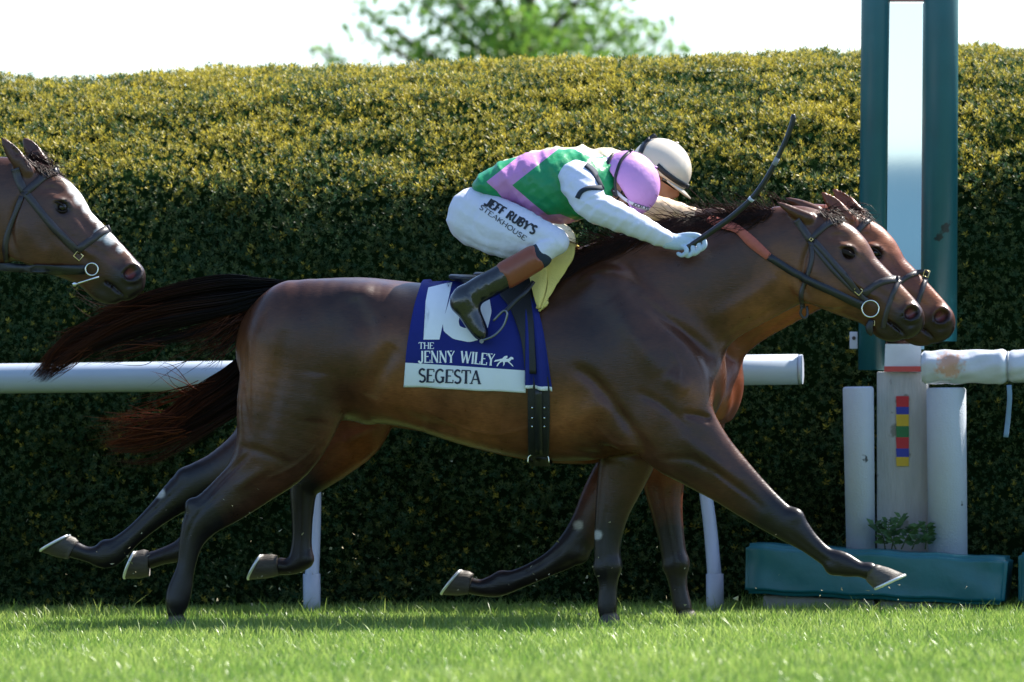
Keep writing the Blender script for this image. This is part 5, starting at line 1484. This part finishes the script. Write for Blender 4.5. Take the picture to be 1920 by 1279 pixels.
    # --- helmet: dome, peak, band
    he = []
    n, mrow = 96, 24
    a_f, a_u, a_l = looks['hr']
    hq = lambda f, u, y: hp(f - .008, u + .012, y)
    v, f = [], []
    for j in range(mrow + 1):
        ph = (j / mrow) * math.radians(101)
        for i in range(n):
            th = 2 * math.pi * i / n
            seam = 1 + 0.014 * abs(math.sin(th * 4)) ** 0.6 * math.sin(ph)
            cf = math.cos(th)
            dip = 0.022 * max(0, -cf) * max(0, (ph - 1.2))
            v.append(hq(a_f * math.sin(ph) * cf * seam, a_u * math.cos(ph) - dip, a_l * math.sin(ph) * math.sin(th) * seam))
    for j in range(mrow):
        for i in range(n):
            f.append((j * n + i, j * n + (i + 1) % n, (j + 1) * n + (i + 1) % n, (j + 1) * n + i))
    f = [tuple(reversed(q)) for q in f]
    hel = link('helmet', py_mesh('helmet', v, f, True), looks['helmet'], root)
    bm = bmesh.new(); bm.from_mesh(hel.data); bmesh.ops.remove_doubles(bm, verts=bm.verts, dist=1e-5); bmesh.ops.recalc_face_normals(bm, faces=bm.faces[:]); bm.to_mesh(hel.data); bm.free()
    hel.data.polygons.foreach_set('use_smooth', [True] * len(hel.data.polygons))
    sd = hel.modifiers.new('s', 'SOLIDIFY'); sd.thickness = 0.006; sd.offset = -1
    bvh_h = BVHTree.FromPolygons([tuple(p) for p in v], f)
    pk, pf = [], []
    for i in range(21):
        th = math.radians(-62 + 124 * i / 20)
        for r_ in (0.95, 1.0, 1.0 + 0.34 * math.cos(math.radians((-62 + 124 * i / 20) * 1.4)) ** 0.8):
            pk.append(hq(a_f * r_ * math.cos(th), -a_u * 0.17 - 0.045 * (r_ - 0.95), a_l * min(r_, 1.06) * math.sin(th)))
    for i in range(20):
        for c_ in (0, 1): pf.append((i * 3 + c_, i * 3 + c_ + 1, (i + 1) * 3 + c_ + 1, (i + 1) * 3 + c_))
    o = link('helmet_peak', py_mesh('helmet_peak', pk, pf, True), looks['helmet'], root); sd = o.modifiers.new('s', 'SOLIDIFY'); sd.thickness = 0.007
    bmv = hq(0, a_u * 1.0, 0)
    bm = bmesh.new(); bmesh.ops.create_uvsphere(bm, u_segments=12, v_segments=8, radius=0.011); bmesh.ops.scale(bm, vec=(1, 1, .6), verts=bm.verts); bmesh.ops.translate(bm, vec=tuple(bmv), verts=bm.verts)
    me = bpy.data.meshes.new('helmet_button'); bm.to_mesh(me); bm.free(); link('helmet_button', me, looks['helmet'], root)
    # goggles
    gv, gf = [], []
    for i in range(17):
        th = math.radians(-72 + 144 * i / 16)
        hh = 0.021 - 0.006 * abs(math.sin(th)) - 0.008 * math.exp(-(th / 0.2) ** 2)
        for u_ in (-1, 1): gv.append(hp(.108 * math.cos(th) + .0, -.016 + u_ * hh, .082 * math.sin(th)))
    for i in range(16): gf.append((2 * i, 2 * i + 1, 2 * i + 3, 2 * i + 2))
    o = link('goggles', py_mesh('goggles', gv, gf, True), looks['goggles'], root); sd = o.modifiers.new('s', 'SOLIDIFY'); sd.thickness = 0.010; sd.offset = 0
    # chin strap
    cs = [hp(.01, -.01, -.088), hp(.035, -.06, -.07), hp(.055, -.118, -.03), hp(.058, -.130, 0), hp(.055, -.118, .03), hp(.035, -.06, .07), hp(.01, -.01, .088)]
    link('chin_strap', tube_mesh('chin_strap', catmull(np.array(cs), 5), 0.006, 8, flat=0.6), m_black_band, root)
    return root, bvb, bvs, bvh_h

m_gog = mat('dark_goggle_lens', (0.010, 0.011, 0.013), 0.08, 0.1, coat=0.8)
m_brown_hair = mat('dark_hair', (0.02, 0.013, 0.010), 0.6, 0.3, 60, bump=0.5, bscale=200)
m_jac = mat('green_silk', (0.005, 0.235, 0.085), 0.42, 0.07, 12, bump=0.5, bscale=26)
attr_mix(m_jac, [('pat', (0.52, 0.22, 0.50)), ('pat2', (0.74, 0.76, 0.80))])
m_sl_w = mat('white_silk_sleeve', (0.62, 0.64, 0.78), 0.5, 0.05, 12, bump=0.35, bscale=26)
m_pink = mat('pink_helmet_cover', (0.52, 0.25, 0.58), 0.5, 0.05, 12, bump=0.35, bscale=30)
poly_white = [Q1(*p) for p in [(690, 195), (900, 225), (860, 262), (800, 262), (730, 232)]]
poly_pink = [Q1(*p) for p in [(255, 392), (410, 270), (470, 190), (670, 190), (390, 410), (500, 505), (575, 565), (640, 560), (740, 600), (850, 585), (830, 680), (690, 700), (540, 660), (420, 580), (310, 440)]]
near_looks = dict(hair=m_brown_hair, breech=m_breech, jacket=m_jac, sleeve=m_sl_w, glove=m_glove, helmet=m_pink, goggles=m_gog, poly=poly_pink, poly2=poly_white, hr=(.146, .140, .116))
jn, bvb, bvs, bvh = rider('person crouched on the nearest horse in green and pink silks and pink helmet', 0.0, ident, (1175, 350), math.radians(30), near_looks)
lettering('leg_lettering', "JEFF RUBY'S", 908, 384, 1000, 440, 16, bvb, m_black_print, jn, serif=False, weight=.30, slant=.10, sag=0)
lettering('leg_lettering', 'STEAKHOUSE', 898, 391, 984, 452, 9, bvb, m_black_print, jn, serif=False, weight=.19, sag=0)
ribbon('armband', [(1083, 372), (1090, 360), (1102, 354), (1118, 353), (1130, 353)], 8, bvs, 0.004, m_sock, jn, thick=0.005)
ribbon('armband', [(1098, 310), (1112, 322), (1122, 338), (1130, 356)], 9, bvs, 0.004, m_sock, jn, thick=0.004)
for pth in ([(1150, 288), (1141, 306), (1140, 326), (1146, 350), (1153, 368)], [(1185, 281), (1166, 300), (1156, 325), (1153, 345), (1156, 369)]):
    ribbon('goggle_strap', pth, 5, bvh, 0.003, m_black_band, jn, thick=0.004, mirrorY=0.0)
ribbon('helmet_trim', [(1152, 356), (1172, 374), (1196, 386), (1216, 392)], 6, bvh, 0.003, mat('pale_trim', (0.62, 0.60, 0.68), 0.6), jn, thick=0.003)

lettering('cap_lettering', 'JOCKEYS', 1184, 384, 1214, 393, 6, bvh, m_black_print, jn, serif=False, weight=.20, slant=.2, off=0.006)

# whip in the near rider's right hand
wp = thing('whip', 'thin black whip with a white collar held upright by the nearest rider', 'whip', tuple(P(1315, 452, -.19)))
wpth = catmull(np.array([(1284, 468), (1300, 458), (1330, 437), (1370, 408), (1408, 374), (1436, 336), (1458, 296), (1476, 256), (1486, 228), (1488, 214)], float), 6)
w3 = np.array([P(a, b, -0.195 - 0.0004 * (a - 1284)) for a, b in wpth])
t_ = np.linspace(0, 1, len(w3)); link('shaft', tube_mesh('shaft', w3, np.interp(t_, [0, .25, .5, .75, .95, 1], [.014, .0135, .0115, .0105, .012, .007]), 10), m_leather_b, wp)
i0 = int(np.argmin(np.hypot(wpth[:, 0] - 1406, wpth[:, 1] - 377)))
seg = w3[i0 - 1:i0 + 2]; link('collar', tube_mesh('collar', np.array([seg[0] * .35 + seg[1] * .65, seg[1] * .6 + seg[2] * .4]), 0.0135, 10), m_post, wp)
i1 = int(np.argmin(np.hypot(wpth[:, 0] - 1456, wpth[:, 1] - 301)))
link('tape', tube_mesh('tape', w3[i1 - 1:i1 + 2], 0.0118, 10), mat('grey_tape', (0.22, 0.23, 0.25), 0.6), wp)

# stirrups
def stirrup(tf, Y0, parent):
    for s_ in (-1, 1):
        Yb = Y0 + s_ * 0.335
        bow = [(905, 637), (893, 634), (900, 640), (925, 630), (943, 612), (951, 590), (944, 583), (925, 602), (905, 604)]
        pts = np.array([P(*tf(a, b), Yb + s_ * (0.045 if i in (0, 1, 8) else 0.03)) for i, (a, b) in enumerate(bow[2:8])])
        link('stirrup_iron', tube_mesh('stirrup_iron', catmull(pts, 5), 0.0055, 8), m_steel_dark, parent)
        tr = [P(*tf(892, 636), Yb - .05), P(*tf(908, 634), Yb), P(*tf(892, 636), Yb + .05)]
        link('stirrup_tread', tube_mesh('stirrup_tread', np.array([P(*tf(903, 640), Yb - .055), P(*tf(903, 640), Yb + .055)]), 0.010, 8), m_steel_dark, parent)
        lt = [P(*tf(946, 586), Yb + s_ * .02), P(*tf(965, 566), Y0 + s_ * .34), P(*tf(985, 548), Y0 + s_ * .325), P(*tf(1000, 528), Y0 + s_ * .27)]
        link('stirrup_leather', tube_mesh('stirrup_leather', catmull(np.array(lt), 5), 0.010, 8, flat=0.4), m_leather_b, parent)
m_steel_dark = mat('dark_steel', (0.18, 0.19, 0.21), 0.3, 0.1, metal=1.0)
stirrup(ident, 0.0, sa)

# second rider
tf_j = lambda a, b: (a + 46, b - 4)
m_cream = mat('cream_helmet', (0.60, 0.52, 0.42), 0.35, 0.06, 12, coat=0.3)
m_crm_silk = mat('cream_silk', (0.62, 0.56, 0.36), 0.5, 0.08, 12, bump=0.2, bscale=30)
m_tan_silk = mat('tan_silk_sleeve', (0.58, 0.40, 0.24), 0.5, 0.08, 12, bump=0.2, bscale=30)
attr_mix(m_crm_silk, [('pat', (0.62, 0.56, 0.36))])
m_glove2 = mat('brown_glove', (0.11, 0.055, 0.035), 0.6, 0.15)
far_looks = dict(hair=m_brown_hair, breech=m_breech2, jacket=m_crm_silk, sleeve=m_tan_silk, glove=m_glove2, helmet=m_cream, goggles=m_gog, poly=poly_pink, poly2=poly_white, hr=(.142, .136, .112))
tf_j2 = lambda a, b: (a + 12 + 34 * min(1, max(0, (a - 1050) / 60)), b - 4 + (0 if a < 1100 else -0.28 * min(a - 1100, 150)))
jf, bvb2, bvs2, bvh2 = rider('person in cream helmet, dark goggles and pale silks riding the horse on the rail side', YF, tf_j2, (1239, 322), math.radians(57), far_looks)
ribbon('helmet_stripe', [(1201, 287), (1208, 272), (1217, 261), (1228, 253)], 8, bvh2, 0.003, m_black_band, jf, thick=0.003, mirrorY=YF)
ribbon('helmet_band', [(1232, 310), (1250, 326), (1270, 340), (1291, 351)], 10, bvh2, 0.003, m_black_band, jf, thick=0.004, mirrorY=YF)
cl2 = thing('saddle_cloth', 'saddle cloth of the horse on the rail side, hidden behind the nearest rider', 'saddle cloth', tuple(P(900, 735, YF)), 'saddle cloths')
tm = lambda L: [tf_far(a, b) for a, b in L]
m_white_cloth = mat('pale_cloth', (0.6, 0.62, 0.66), 0.8, 0.05)
drape('cloth', tm([(850, 545), (835, 580), (822, 650), (818, 700)]), tm([(990, 540), (1010, 600), (1020, 650), (1030, 700)]), bv_far, 0.010, m_white_cloth, cl2, Y0=YF, nu=24, nv=20)
sa2 = thing('saddle', 'black racing saddle under the rider on the rail side', 'saddle', tuple(P(*tf_far(940, 525), YF)), 'racing saddles')
saddle(sa2, bv_far, tf_j, YF)
stirrup(tf_j, YF, sa2)
